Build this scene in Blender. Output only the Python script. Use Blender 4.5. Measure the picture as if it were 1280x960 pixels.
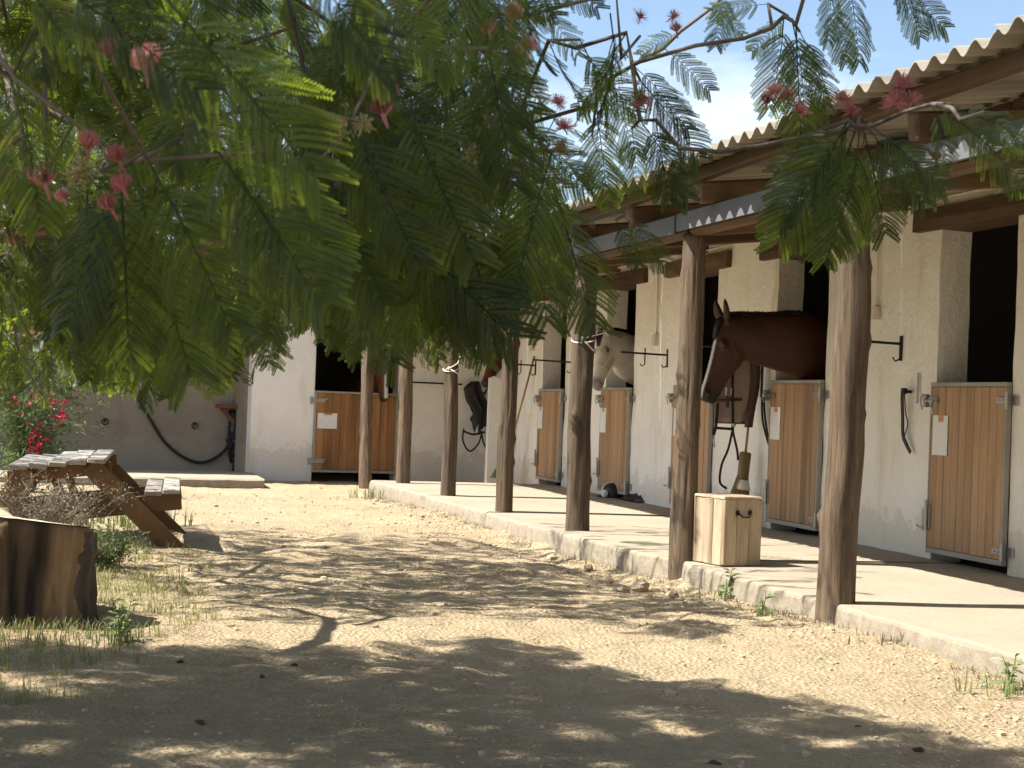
import bpy, bmesh, math, random
from mathutils import Vector as V, Matrix, noise, Euler
import numpy as np
R = math.radians
random.seed(11); np.random.seed(11)
for o in list(bpy.data.objects): bpy.data.objects.remove(o)
S = bpy.context.scene
COL = S.collection
# ------------------------------------------------------------------ camera
FPX, CAMH = 2000.0, 1.18
YAW, PIT, ROLL = math.atan(565/FPX), math.atan(27/FPX), R(2.2)
fw = V((math.sin(YAW)*math.cos(PIT), math.cos(YAW)*math.cos(PIT), math.sin(PIT)))
_r0 = V((math.cos(YAW), -math.sin(YAW), 0)); _u0 = _r0.cross(fw)
rt = _r0*math.cos(ROLL) + _u0*math.sin(ROLL); up = _u0*math.cos(ROLL) - _r0*math.sin(ROLL)
C0 = V((0, 0, CAMH))
cam = bpy.data.cameras.new('camera'); camo = bpy.data.objects.new('camera', cam); COL.objects.link(camo)
camo.matrix_world = Matrix(((rt.x, up.x, -fw.x, C0.x), (rt.y, up.y, -fw.y, C0.y), (rt.z, up.z, -fw.z, C0.z), (0, 0, 0, 1)))
cam.sensor_width = 36; cam.lens = FPX/1280*36; cam.clip_start = .05; cam.clip_end = 2000
cam.dof.use_dof = True; cam.dof.focus_distance = 12.5; cam.dof.aperture_fstop = 12.5
S.camera = camo
# ------------------------------------------------------------------ sky, sun, exposure
SUN_EL = R(53.6); SH = V((.995, -.10, 0)).normalized()          # horizontal direction shadows fall
S.world = bpy.data.worlds.new('World'); S.world.use_nodes = True
wn = S.world.node_tree; bg = wn.nodes['Background']
sk = wn.nodes.new('ShaderNodeTexSky'); sk.sky_type = 'NISHITA'; sk.sun_disc = False
sk.sun_elevation = SUN_EL; sk.sun_rotation = math.atan2(-SH.x, -SH.y); sk.air_density = 1.0; sk.dust_density = 1.2; sk.ozone_density = 1.0
# thin drifting cloud over the whole sky
tc = wn.nodes.new('ShaderNodeTexCoord'); mp = wn.nodes.new('ShaderNodeMapping'); mp.inputs['Scale'].default_value = (1.6, 1.6, 5)
nz = wn.nodes.new('ShaderNodeTexNoise'); nz.inputs['Scale'].default_value = 2.2; nz.inputs['Detail'].default_value = 8; nz.inputs['Roughness'].default_value = .55
cr = wn.nodes.new('ShaderNodeValToRGB'); cr.color_ramp.elements[0].position = .5; cr.color_ramp.elements[0].color = (0, 0, 0, 1); cr.color_ramp.elements[1].position = .78; cr.color_ramp.elements[1].color = (.75, .75, .75, 1)
mx = wn.nodes.new('ShaderNodeMix'); mx.data_type = 'RGBA'; mx.inputs['B'].default_value = (7.5, 7.7, 8.0, 1)
L = wn.links.new
L(tc.outputs['Generated'], mp.inputs['Vector']); L(mp.outputs['Vector'], nz.inputs['Vector']); L(nz.outputs['Fac'], cr.inputs['Fac'])
L(cr.outputs['Color'], mx.inputs['Factor']); L(sk.outputs['Color'], mx.inputs['A']); L(mx.outputs['Result'], bg.inputs['Color'])
bg.inputs['Strength'].default_value = .088
sd = bpy.data.lights.new('sun', 'SUN'); sd.energy = 5.0; sd.angle = R(.53); sd.color = (1, .955, .885)
so = bpy.data.objects.new('sun', sd); COL.objects.link(so)
SDIR = V((SH.x*math.cos(SUN_EL), SH.y*math.cos(SUN_EL), -math.sin(SUN_EL)))
so.rotation_euler = SDIR.to_track_quat('-Z', 'Y').to_euler(); so.location = (-6, 3, 12)
S.view_settings.view_transform = 'Standard'; S.view_settings.look = 'None'; S.view_settings.gamma = 1; S.view_settings.use_curve_mapping = False
S.view_settings.exposure = 1.3
S.render.resolution_x, S.render.resolution_y = 1024, 768
# ------------------------------------------------------------------ pixel to place
def ray(px, py): return fw + rt*((px-640)/FPX) - up*((py-480)/FPX)
def onz(px, py, z=0.): d = ray(px, py); return C0 + d*((z-CAMH)/d.z)
def onx(px, py, x): d = ray(px, py); return C0 + d*(x/d.x)
def ony(px, py, y): d = ray(px, py); return C0 + d*(y/d.y)
def dep(px, py, Z): return C0 + ray(px, py)*Z
def proj(p):
    q = V(p)-C0; z = q.dot(fw)
    return (640+FPX*q.dot(rt)/z, 480-FPX*q.dot(up)/z, z) if z > .05 else (-9999, -9999, z)
def fbm(x, y, z=0., o=4): return noise.fractal(V((x, y, z)), 1.0, 2.0, o)
def sst(a, b, x): t = min(1, max(0, (x-a)/(b-a))); return t*t*(3-2*t)
def inpoly(x, y, P):
    r = False; j = len(P)-1
    for i in range(len(P)):
        if (P[i][1] > y) != (P[j][1] > y) and x < (P[j][0]-P[i][0])*(y-P[i][1])/(P[j][1]-P[i][1])+P[i][0]: r = not r
        j = i
    return r
# ------------------------------------------------------------------ mesh builder
class MB:
    def __init__(s): s.v = []; s.f = []
    def add(s, vs, fs):
        b = len(s.v); s.v += [tuple(p) for p in vs]; s.f += [tuple(i+b for i in f) for f in fs]; return s
    def box(s, c, d, M=None, b=.004, jit=0):
        hx, hy, hz = d[0]/2, d[1]/2, d[2]/2; b = min(b, hx*.9, hy*.9, hz*.9); c = V(c)
        vs = []; ix = {}
        for sx in (-1, 1):
            for sy in (-1, 1):
                for sz in (-1, 1):
                    j = [random.uniform(-jit, jit) for _ in range(3)]
                    for a in range(3):
                        p = [sx*hx, sy*hy, sz*hz]
                        for k in range(3):
                            if k != a: p[k] -= b*(sx, sy, sz)[k]
                            p[k] += j[k]
                        ix[(sx, sy, sz, a)] = len(vs); vs.append(p)
        fs = []
        for a in range(3):
            o = [k for k in range(3) if k != a]
            for sg in (-1, 1):
                q = []
                for (m, n) in ((-1, -1), (1, -1), (1, 1), (-1, 1)):
                    t = [0, 0, 0]; t[a] = sg; t[o[0]] = m; t[o[1]] = n; q.append(ix[(*t, a)])
                fs.append(q)
            for m in (-1, 1):
                for n in (-1, 1):      # edge along axis a
                    q = []
                    for (sg, ax) in ((-1, o[0]), (-1, o[1]), (1, o[1]), (1, o[0])):
                        t = [0, 0, 0]; t[a] = sg; t[o[0]] = m; t[o[1]] = n; q.append(ix[(*t, ax)])
                    fs.append(q)
        for sx in (-1, 1):
            for sy in (-1, 1):
                for sz in (-1, 1): fs.append([ix[(sx, sy, sz, a)] for a in range(3)])
        out = []
        for p in vs:
            p = V(p)
            if M is not None: p = M @ p
            out.append(p+c)
        return s.add(out, fs)
    def bar(s, a, b, w, h, bev=.004, upv=(0, 0, 1), jit=0):
        a, b = V(a), V(b); x = (b-a).normalized(); y = V(upv).cross(x)
        if y.length < 1e-4: y = V((0, 1, 0)).cross(x)
        y.normalize(); z = x.cross(y); M = Matrix((x, y, z)).transposed()
        return s.box((a+b)/2, ((b-a).length, w, h), M, bev, jit)
    def loft(s, rings, cap=True, closed=True):
        n = len(rings[0]); vs = [p for r in rings for p in r]; fs = []
        for i in range(len(rings)-1):
            for k in range(n if closed else n-1):
                k2 = (k+1) % n; fs.append((i*n+k, i*n+k2, (i+1)*n+k2, (i+1)*n+k))
        if cap and closed:
            fs.append(tuple(range(n))[::-1]); fs.append(tuple((len(rings)-1)*n+k for k in range(n)))
        return s.add(vs, fs)
    def tube(s, pts, r, n=8, cap=True, wob=0, seed=0):
        pts = [V(p) for p in pts]; rings = []; prev = None
        if not isinstance(r, (list, tuple)): r = [r]*len(pts)
        for i, p in enumerate(pts):
            t = (pts[min(i+1, len(pts)-1)]-pts[max(i-1, 0)])
            if t.length < 1e-9: t = V((0, 0, 1))
            t.normalize()
            if prev is None:
                a = V((0, 0, 1)) if abs(t.z) < .9 else V((1, 0, 0)); x = (a - t*a.dot(t)).normalized()
            else:
                x = prev - t*prev.dot(t); x = x.normalized() if x.length > 1e-6 else t.orthogonal().normalized()
            prev = x; y = t.cross(x); ring = []
            for k in range(n):
                an = 2*math.pi*k/n; rr = r[i]
                if wob: rr *= 1+wob*(fbm(math.cos(an)*1.3+seed, math.sin(an)*1.3, p.length*1.1, 3))
                ring.append(p+x*(rr*math.cos(an))+y*(rr*math.sin(an)))
            rings.append(ring)
        return s.loft(rings, cap)
    def ball(s, c, r, n=8, m=6, M=None):
        if not isinstance(r, (tuple, list)): r = (r, r, r)
        rings = []
        for i in range(m+1):
            ph = math.pi*(i+.02)/(m+.04); rings.append([V(((V((r[0]*math.sin(ph)*math.cos(2*math.pi*k/n), r[1]*math.sin(ph)*math.sin(2*math.pi*k/n), r[2]*math.cos(ph))))) ) for k in range(n)])
        return s.loft([[((M @ p) if M is not None else p)+V(c) for p in rg] for rg in rings])
    def mesh(s, name, mat, smooth=False, fix=True):
        me = bpy.data.meshes.new(name); me.from_pydata(s.v, [], s.f)
        if fix:
            bm = bmesh.new(); bm.from_mesh(me); bmesh.ops.recalc_face_normals(bm, faces=bm.faces); bm.to_mesh(me); bm.free()
        if mat: me.materials.append(MT[mat])
        if smooth:
            me.polygons.foreach_set('use_smooth', [True]*len(me.polygons))
        me.update(); return me
    def build(s, name, mat, parent=None, smooth=False, fix=True):
        return link(name, s.mesh(name, mat, smooth, fix), parent)
def link(name, me, parent=None, loc=None, rot=None, sc=None):
    o = bpy.data.objects.new(name, me); COL.objects.link(o)
    if parent is not None: o.parent = parent
    if loc is not None: o.location = loc
    if rot is not None: o.rotation_euler = rot
    if sc is not None: o.scale = (sc, sc, sc) if isinstance(sc, (int, float)) else sc
    return o
def tag(o, label=None, cat=None, group=None, kind=None):
    if label: o['label'] = label
    if cat: o['category'] = cat
    if group: o['group'] = group
    if kind: o['kind'] = kind
    return o
def thing(name, loc, label, cat, group=None, rz=0):
    o = bpy.data.objects.new(name, None); COL.objects.link(o); o.location = loc; o.rotation_euler = (0, 0, rz); o.empty_display_size = .1
    return tag(o, label, cat, group)
def copy_tree(o, parent=None):
    c = o.copy(); COL.objects.link(c); c.parent = parent
    for ch in o.children: copy_tree(ch, c)
    return c
# ------------------------------------------------------------------ materials
MT = {}
def nodes(name):
    m = bpy.data.materials.new(name); m.use_nodes = True; MT[name] = m; nt = m.node_tree
    return m, nt, nt.nodes['Principled BSDF']
def N(nt, t, **k):
    n = nt.nodes.new(t)
    for a, b in k.items():
        if a in n.inputs: n.inputs[a].default_value = b
        else: setattr(n, a, b)
    return n
def mixc(nt, fac, a, b, mode='MIX'):
    n = nt.nodes.new('ShaderNodeMix'); n.data_type = 'RGBA'; n.blend_type = mode
    for s, v in (('Factor', fac), ('A', a), ('B', b)):
        if hasattr(v, 'is_linked') or hasattr(v, 'links'): nt.links.new(v, n.inputs[s])
        elif s == 'Factor': n.inputs[s].default_value = v
        else: n.inputs[s].default_value = (*v, 1)
    return n.outputs['Result']
def ramp(nt, src, p0, p1, c0=(0, 0, 0), c1=(1, 1, 1)):
    r = nt.nodes.new('ShaderNodeValToRGB'); e = r.color_ramp.elements
    e[0].position = p0; e[1].position = p1; e[0].color = (*c0, 1); e[1].color = (*c1, 1)
    nt.links.new(src, r.inputs['Fac']); return r.outputs['Color']
def coords(nt, scale=(1, 1, 1), kind='Object', rnd=True):
    t = nt.nodes.new('ShaderNodeTexCoord'); m = nt.nodes.new('ShaderNodeMapping'); m.inputs['Scale'].default_value = scale
    nt.links.new(t.outputs[kind], m.inputs['Vector'])
    if rnd:
        oi = nt.nodes.new('ShaderNodeObjectInfo'); q = nt.nodes.new('ShaderNodeVectorMath'); q.operation = 'SCALE'; q.inputs[0].default_value = (37, 53, 71)
        nt.links.new(oi.outputs['Random'], q.inputs['Scale']); nt.links.new(q.outputs[0], m.inputs['Location'])
    return m.outputs['Vector']
def noi(nt, vec, scale, detail=6, rough=.6, dist=0):
    n = N(nt, 'ShaderNodeTexNoise', Scale=scale, Detail=detail, Roughness=rough, Distortion=dist); nt.links.new(vec, n.inputs['Vector']); return n.outputs['Fac']
def vor(nt, vec, scale, feat='F1'):
    n = N(nt, 'ShaderNodeTexVoronoi', Scale=scale); n.feature = feat; nt.links.new(vec, n.inputs['Vector']); return n.outputs['Distance']
def bump(nt, bs, src, st=.3, d=.01, prev=None):
    b = N(nt, 'ShaderNodeBump', Strength=st, Distance=d); nt.links.new(src, b.inputs['Height'])
    if prev is not None: nt.links.new(prev, b.inputs['Normal'])
    nt.links.new(b.outputs['Normal'], bs.inputs['Normal']); return b.outputs['Normal']
def simple(name, col, rough=.6, metal=0, var=.35, sc=18, bmp=.25, d=.004, stretch=(1, 1, 1), spec=.4):
    m, nt, bs = nodes(name); v = coords(nt, stretch)
    n1 = noi(nt, v, sc); n2 = noi(nt, v, sc*.17, 4)
    c = mixc(nt, n1, tuple(x*(1-var) for x in col), tuple(min(1, x*(1+var)) for x in col))
    c = mixc(nt, ramp(nt, n2, .35, .7), c, tuple(x*(1-var*.8) for x in col))
    nt.links.new(c, bs.inputs['Base Color']); bs.inputs['Roughness'].default_value = rough; bs.inputs['Metallic'].default_value = metal
    bs.inputs['Specular IOR Level'].default_value = spec
    if bmp: bump(nt, bs, n1, bmp, d)
    return m
def wood(name, c1, c2, grain=(1, 1, 1), dark=(.05, .03, .015), knots=.6, rough=.65, bmp=.35, gsc=9, rndv=.25):
    """grain = object-space scale, small along the fibre"""
    m, nt, bs = nodes(name); v = coords(nt, grain)
    f1 = noi(nt, v, gsc, 8, .65, .6); f2 = noi(nt, v, gsc*4, 5, .7); f3 = noi(nt, v, gsc*.22, 3)
    c = mixc(nt, ramp(nt, f1, .3, .7), c1, c2)
    c = mixc(nt, ramp(nt, f2, .55, .75), c, tuple(x*.55 for x in c1))
    c = mixc(nt, ramp(nt, f3, .52, .68, (0, 0, 0), (knots,)*3), c, dark)
    oi = nt.nodes.new('ShaderNodeObjectInfo'); hs = nt.nodes.new('ShaderNodeHueSaturation')
    mr = N(nt, 'ShaderNodeMapRange'); mr.inputs['To Min'].default_value = 1-rndv; mr.inputs['To Max'].default_value = 1+rndv
    nt.links.new(oi.outputs['Random'], mr.inputs['Value']); nt.links.new(mr.outputs[0], hs.inputs['Value']); nt.links.new(c, hs.inputs['Color'])
    nt.links.new(hs.outputs['Color'], bs.inputs['Base Color']); bs.inputs['Roughness'].default_value = rough; bs.inputs['Specular IOR Level'].default_value = .3
    p = bump(nt, bs, f1, bmp, .012); bump(nt, bs, f2, bmp*.7, .004, p)
    return m
# dirt
m, nt, bs = nodes('dirt'); v = coords(nt, rnd=False)
a = noi(nt, v, .55, 5); b = noi(nt, v, 9, 9, .72); c_ = noi(nt, v, 60, 6, .75); d_ = vor(nt, v, 42); e_ = noi(nt, v, 2.3, 6, .6)
col = mixc(nt, ramp(nt, b, .3, .72), (.40, .29, .17), (.63, .51, .335))
col = mixc(nt, ramp(nt, a, .42, .68), col, (.61, .485, .305))
col = mixc(nt, ramp(nt, e_, .56, .74), col, (.48, .36, .22))
col = mixc(nt, ramp(nt, c_, .60, .72, (0, 0, 0), (.75,)*3), col, (.19, .135, .075))
col = mixc(nt, ramp(nt, d_, .0, .16, (.5,)*3, (0, 0, 0)), col, (.72, .62, .46))
nt.links.new(col, bs.inputs['Base Color']); bs.inputs['Roughness'].default_value = .95; bs.inputs['Specular IOR Level'].default_value = .12
p = bump(nt, bs, b, 1.0, .07); p = bump(nt, bs, c_, 1.0, .02, p); bump(nt, bs, d_, .8, .02, p)
# concrete of the walkway
m, nt, bs = nodes('concrete'); v = coords(nt, rnd=False); a = noi(nt, v, 1.1, 6); b = noi(nt, v, 14, 8, .7); c_ = noi(nt, v, 90, 4, .7)
col = mixc(nt, ramp(nt, a, .36, .66), (.36, .30, .215), (.295, .25, .195)); col = mixc(nt, ramp(nt, b, .55, .72, (0, 0, 0), (.6,)*3), col, (.36, .30, .22)); col = mixc(nt, ramp(nt, c_, .62, .75), col, (.27, .22, .16))
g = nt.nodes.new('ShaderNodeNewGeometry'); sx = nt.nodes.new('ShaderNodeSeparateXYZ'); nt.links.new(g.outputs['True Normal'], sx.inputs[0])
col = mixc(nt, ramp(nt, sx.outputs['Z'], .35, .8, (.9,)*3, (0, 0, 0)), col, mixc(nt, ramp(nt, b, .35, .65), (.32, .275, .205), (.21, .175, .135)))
nt.links.new(col, bs.inputs['Base Color']); bs.inputs['Roughness'].default_value = .9; bs.inputs['Specular IOR Level'].default_value = .2
p = bump(nt, bs, b, .6, .02); bump(nt, bs, c_, .5, .006, p)
# plaster
def plaster(name, c1, c2, stain=(.52, .40, .24)):
    m, nt, bs = nodes(name); v = coords(nt, rnd=False); v2 = coords(nt, (1.2, 2.2, .35), rnd=False)
    a = noi(nt, v, 1.0, 6); b = noi(nt, v, 16, 8, .65, .4); c_ = noi(nt, v2, 1.7, 6, .65); d_ = noi(nt, v, 70, 4, .7); e_ = noi(nt, v, 5, 5, .6)
    col = mixc(nt, ramp(nt, a, .38, .64), c1, c2)
    col = mixc(nt, ramp(nt, c_, .55, .75, (0, 0, 0), (.5,)*3), col, stain)
    col = mixc(nt, ramp(nt, d_, .66, .76, (0, 0, 0), (.6,)*3), col, tuple(x*.45 for x in c2))
    col = mixc(nt, ramp(nt, b, .62, .72, (0, 0, 0), (.3,)*3), col, tuple(x*.6 for x in c2))
    tz = nt.nodes.new('ShaderNodeTexCoord'); sz = nt.nodes.new('ShaderNodeSeparateXYZ'); nt.links.new(tz.outputs['Object'], sz.inputs[0])          # splashed mud at the foot
    ad = N(nt, 'ShaderNodeMath', operation='MULTIPLY_ADD'); nt.links.new(noi(nt, v, 4.5, 7, .75), ad.inputs[0]); ad.inputs[1].default_value = -.85; nt.links.new(sz.outputs['Z'], ad.inputs[2])
    col = mixc(nt, ramp(nt, ad.outputs[0], -.36, -.02, (.3,)*3, (0, 0, 0)), col, (.46, .38, .27))
    sc_ = noi(nt, coords(nt, (1, .5, 3.5), rnd=False), 7, 5, .7); col = mixc(nt, ramp(nt, sc_, .66, .72, (0, 0, 0), (.35,)*3), col, (.33, .27, .2))
    nt.links.new(col, bs.inputs['Base Color']); bs.inputs['Roughness'].default_value = .9; bs.inputs['Specular IOR Level'].default_value = .15
    p = bump(nt, bs, b, .8, .02); p = bump(nt, bs, e_, .35, .03, p); bump(nt, bs, d_, .3, .004, p)
plaster('plaster', (.88, .85, .785), (.81, .765, .685))
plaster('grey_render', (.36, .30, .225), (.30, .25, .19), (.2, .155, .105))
wood('door_wood', (.47, .295, .165), (.34, .20, .105), (1, 1, .07), knots=.5, rough=.5, gsc=14, rndv=.14, bmp=.2)
wood('far_door_wood', (.36, .185, .075), (.25, .115, .042), (1, 1, .08), knots=.8, rough=.5, gsc=12, rndv=.2, bmp=.2)
wood('post_wood', (.185, .13, .082), (.045, .03, .02), (1, 1, .07), (.028, .019, .013), knots=.9, gsc=34, bmp=1.0, rndv=.2)
wood('beam_wood', (.15, .092, .052), (.085, .05, .027), (1, .1, 1), (.02, .012, .008), knots=.5, gsc=11, bmp=.7)
wood('rafter_wood', (.20, .125, .07), (.11, .066, .036), (.1, 1, 1), (.02, .012, .008), knots=.5, gsc=11, bmp=.7)
wood('table_wood', (.21, .115, .055), (.115, .06, .028), (.15, .15, .15), (.03, .018, .01), knots=.5, gsc=16, bmp=.6)
wood('grey_wood', (.38, .34, .29), (.24, .21, .18), (1, .08, 1), (.07, .06, .05), knots=.5, gsc=16, bmp=.7)
wood('block_wood', (.50, .40, .275), (.31, .23, .145), (1, 1, .09), (.12, .075, .045), knots=.7, gsc=17, bmp=.4, rndv=.03)
wood('stump_wood', (.42, .27, .145), (.16, .09, .045), (1, 1, .16), (.012, .008, .006), knots=1.0, gsc=13, bmp=1.0)
wood('bark', (.16, .125, .095), (.075, .056, .042), (1, 1, .3), (.02, .015, .012), gsc=15, bmp=1.0)
wood('handle_wood', (.40, .26, .14), (.29, .175, .09), (1, 1, .05), gsc=10, bmp=.2)
simple('cut_wood', (.62, .50, .34), .8, sc=30)
simple('zinc', (.44, .43, .41), .42, .75, .25, 25, .15)
simple('galv_paint', (.36, .335, .29), .55, .15, .25, 16, .15)
simple('iron', (.035, .03, .027), .6, .6, .4, 30, .3)
simple('tin', (.15, .15, .16), .7, .0, .3, 9, .2)
simple('fibre_cement', (.31, .28, .225), .95, 0, .5, 7, .5, .006, (.35, 1, 1))
simple('terracotta', (.48, .22, .12), .9, 0, .3, 12, .4)
simple('black_leather', (.016, .014, .013), .42, 0, .4, 40, .3, .002)
simple('rubber', (.022, .021, .02), .5, 0, .4, 25, .2)
simple('brown_leather', (.075, .034, .02), .45, 0, .4, 40, .3)
simple('taupe_felt', (.33, .255, .215), .95, 0, .2, 60, .4, .003)
simple('felt_trim', (.12, .062, .042), .9, 0, .2, 40, .3)
simple('white_cord', (.74, .70, .62), .85, 0, .15, 60, .3, .002)
simple('white_paint', (.76, .74, .70), .7, 0, .12, 9, .2)
simple('broom_straw', (.25, .185, .09), .9, 0, .45, 50, .7, .006, (1, 1, .08))
simple('rake_green', (.15, .20, .155), .55, 0, .25, 20, .2)
simple('stone', (.45, .36, .245), .95, 0, .35, 12, .6, .01)
simple('dung', (.115, .078, .045), .95, 0, .4, 30, .8, .01)
simple('pipe_white', (.66, .60, .50), .6, 0, .12, 20, .1)
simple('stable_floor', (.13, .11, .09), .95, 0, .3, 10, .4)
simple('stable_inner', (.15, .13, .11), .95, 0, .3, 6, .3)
simple('rust_wood', (.22, .085, .045), .7, 0, .3, 20, .3)
m, nt, bs = nodes('horn'); bs.inputs['Base Color'].default_value = (.012, .009, .008, 1); bs.inputs['Roughness'].default_value = .12
# paper notice: faint printed lines and an orange clip mark
m, nt, bs = nodes('paper'); t = nt.nodes.new('ShaderNodeTexCoord'); sp = nt.nodes.new('ShaderNodeSeparateXYZ'); nt.links.new(t.outputs['Generated'], sp.inputs[0])
w = N(nt, 'ShaderNodeTexWave', Scale=7.0); w.bands_direction = 'Z'; nt.links.new(t.outputs['Generated'], w.inputs['Vector'])
nn = noi(nt, coords(nt, (1, 60, 8)), 9, 4)
mm = N(nt, 'ShaderNodeMath', operation='MULTIPLY'); nt.links.new(ramp(nt, w.outputs['Fac'], .78, .86), mm.inputs[0]); nt.links.new(ramp(nt, nn, .42, .5), mm.inputs[1])
nt.links.new(mixc(nt, mm.outputs[0], (.80, .79, .76), (.42, .42, .44)), bs.inputs['Base Color']); bs.inputs['Roughness'].default_value = .6
simple('paper_mark', (.62, .27, .15), .6, 0, .2, 20, 0)
# leaves
def leafmat(name, c1, c2, tr, fac=.42, gloss=.42, val=(.72, 1.3)):
    m, nt, bs = nodes(name); out = nt.nodes['Material Output']; oi = nt.nodes.new('ShaderNodeObjectInfo')
    c = mixc(nt, oi.outputs['Random'], c1, c2); n = noi(nt, coords(nt), 9, 3); c = mixc(nt, ramp(nt, n, .35, .7), c, tuple(x*.62 for x in c1))
    nt.links.new(c, bs.inputs['Base Color']); bs.inputs['Roughness'].default_value = gloss; bs.inputs['Specular IOR Level'].default_value = .28
    tl = nt.nodes.new('ShaderNodeBsdfTranslucent'); hs = nt.nodes.new('ShaderNodeHueSaturation'); hs.inputs['Color'].default_value = (*tr, 1)
    mr = N(nt, 'ShaderNodeMapRange'); mr.inputs['To Min'].default_value = val[0]; mr.inputs['To Max'].default_value = val[1]; nt.links.new(oi.outputs['Random'], mr.inputs['Value']); nt.links.new(mr.outputs[0], hs.inputs['Value'])
    nt.links.new(hs.outputs['Color'], tl.inputs['Color'])
    ms = nt.nodes.new('ShaderNodeMixShader'); ms.inputs[0].default_value = fac
    nt.links.new(bs.outputs[0], ms.inputs[1]); nt.links.new(tl.outputs[0], ms.inputs[2]); nt.links.new(ms.outputs[0], out.inputs['Surface'])
leafmat('silk_leaf', (.026, .043, .014), (.017, .034, .018), (.33, .42, .035), .42, .42, (.35, 1.4))
leafmat('grass_blade', (.16, .19, .07), (.36, .31, .15), (.35, .36, .10), .3)
leafmat('weed_leaf', (.15, .21, .08), (.22, .26, .11), (.35, .42, .12), .3)
leafmat('dry_stem', (.22, .185, .135), (.36, .31, .23), (.4, .34, .22), .15)
leafmat('oleander_leaf', (.07, .13, .055), (.11, .17, .08), (.22, .32, .08), .3)
leafmat('pink_floss', (.46, .16, .16), (.55, .31, .27), (.6, .25, .22), .35, .7)
leafmat('red_petal', (.36, .02, .04), (.45, .04, .08), (.5, .04, .08), .3, .6)
leafmat('seed_buds', (.28, .27, .12), (.36, .30, .13), (.4, .4, .12), .3)
# horse coat reads the colour attribute
m, nt, bs = nodes('horse_coat'); at = nt.nodes.new('ShaderNodeVertexColor'); at.layer_name = 'coat'; v = coords(nt, (1, 1, 1)); n1 = noi(nt, v, 170, 3); n2 = noi(nt, v, 5, 4)
c = mixc(nt, ramp(nt, n2, .3, .75, (.74,)*3, (1.1,)*3), (0, 0, 0), at.outputs['Color'], 'MIX'); nt.links.new(c, bs.inputs['Base Color'])
bs.inputs['Roughness'].default_value = .42; bs.inputs['Specular IOR Level'].default_value = .35; bump(nt, bs, n1, .25, .003)
simple('black_hair', (.012, .010, .009), .5, 0, .3, 40, .4, .003)
simple('grey_hair', (.05, .045, .042), .55, 0, .4, 40, .4, .003)
simple('mare_skin', (.05, .04, .037), .55, 0, .3, 30, .2)
# ================================================================== SETTING: ground
XW = 6.45; PZ = .13
EDGE = [(0., 4.30), (6.5, 4.24), (8.2, 4.23), (10.7, 4.22), (12.65, 4.09), (14.6, 4.03), (16.9, 4.01), (20.75, 3.93), (30, 3.9)]
def edge_x(y):
    for (a, xa), (b, xb) in zip(EDGE, EDGE[1:]):
        if a <= y <= b: return xa+(xb-xa)*(y-a)/(b-a)
    return 4.3
def g(x, y):
    h = -.07*sst(16, 21, y)
    near = math.exp(-((x-1.5)/9)**2-((y-12)/16)**2)
    h += near*(.035*fbm(x*.55, y*.55, 3.1, 3)+.020*fbm(x*2.6, y*2.6, 7.7, 3)+.013*fbm(x*6.5, y*6.5, 1.2, 3))
    d = edge_x(y)-x                                   # scoured gully in front of the walkway near the middle posts
    if 0 < d < 1.1: h -= .07*math.exp(-((d-.28)/.25)**2)*sst(9, 10.4, y)*(1-sst(13.2, 14.6, y))
    if -.2 < d < .6: h += .03*math.exp(-(d/.25)**2)*(1-sst(7.5, 9.2, y))
    h += .03*math.exp(-((x-2.05)/.22)**2-((y-7.45)/.18)**2)          # low mound
    if x < .9: h += .05*sst(.9, -1.2, x)*near
    return h-(.01 if x > 4.6 else 0)
def axis(lo, hi, fine, pts):
    a = [lo]
    while a[-1] < hi:
        x = a[-1]; dd = 0 if fine[0] <= x <= fine[1] else min(abs(x-fine[0]), abs(x-fine[1])); a.append(x+pts+dd*.16)
    return a
xs = axis(-400, 400, (-2.5, 4.7), .055); ys = axis(-300, 700, (4.5, 15), .06)
gb = MB(); gb.v = [(x, y, g(x, y)) for y in ys for x in xs]; nx = len(xs)
gb.f = [(j*nx+i, j*nx+i+1, (j+1)*nx+i+1, (j+1)*nx+i) for j in range(len(ys)-1) for i in range(nx-1)]
tag(gb.build('ground', 'dirt', smooth=True, fix=False), kind='structure')
# ---- raised concrete walkway: separate poured slabs with worn edges
walk = bpy.data.objects.new('walkway', None); COL.objects.link(walk); tag(walk, kind='structure')
YJ = [2.2, 5.6, 8.22, 10.62, 12.95, 15.2, 17.7, 20.75]
for si, (y0, y1) in enumerate(zip(YJ, YJ[1:])):
    b = MB(); n = int((y1-y0)/.07); rows = []
    off = (.02, .0, .03, -.035, .02, 0, .015)[si]; dz = (0, 0, -.004, .006, -.006, 0, .003)[si]
    for i in range(n+1):
        y = y0+.012+(y1-y0-.024)*i/n; ex = edge_x(y)+off
        endf = min(i, n-i)*.07; ex += .05*math.exp(-endf/.09)+.022*fbm(y*2.2, si*3.1, 0, 4)+.012*fbm(y*9, si, 4, 3)
        rr = .022+.012*fbm(y*3, 9.1+si, 0, 3)
        prof = [(ex-.004, -.22), (ex-.012, .0), (ex-.006+.006*fbm(y*11, 2, 0, 2), PZ*.55), (ex, PZ-rr), (ex+rr*.35, PZ-rr*.3), (ex+rr*1.1, PZ), (ex+.12, PZ), (ex+.5, PZ), (5.2, PZ), (6., PZ), (6.5, PZ)]
        rows.append([(x, y, z+(dz+.005*fbm(x*3, y*3, 5, 3) if z > .05 else 0)) for x, z in prof])
    b.loft(rows, cap=False, closed=False)
    for r in (rows[0], rows[-1]): b.add(r+[(6.5, r[0][1], -.22)], [tuple(range(len(r)+1))])
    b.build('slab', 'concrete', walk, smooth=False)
b = MB(); b.box((8.4, 13.5, PZ-.09), (3.75, 21.5, .14)); tag(b.build('stable_floor', 'stable_floor'), kind='structure')
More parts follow.
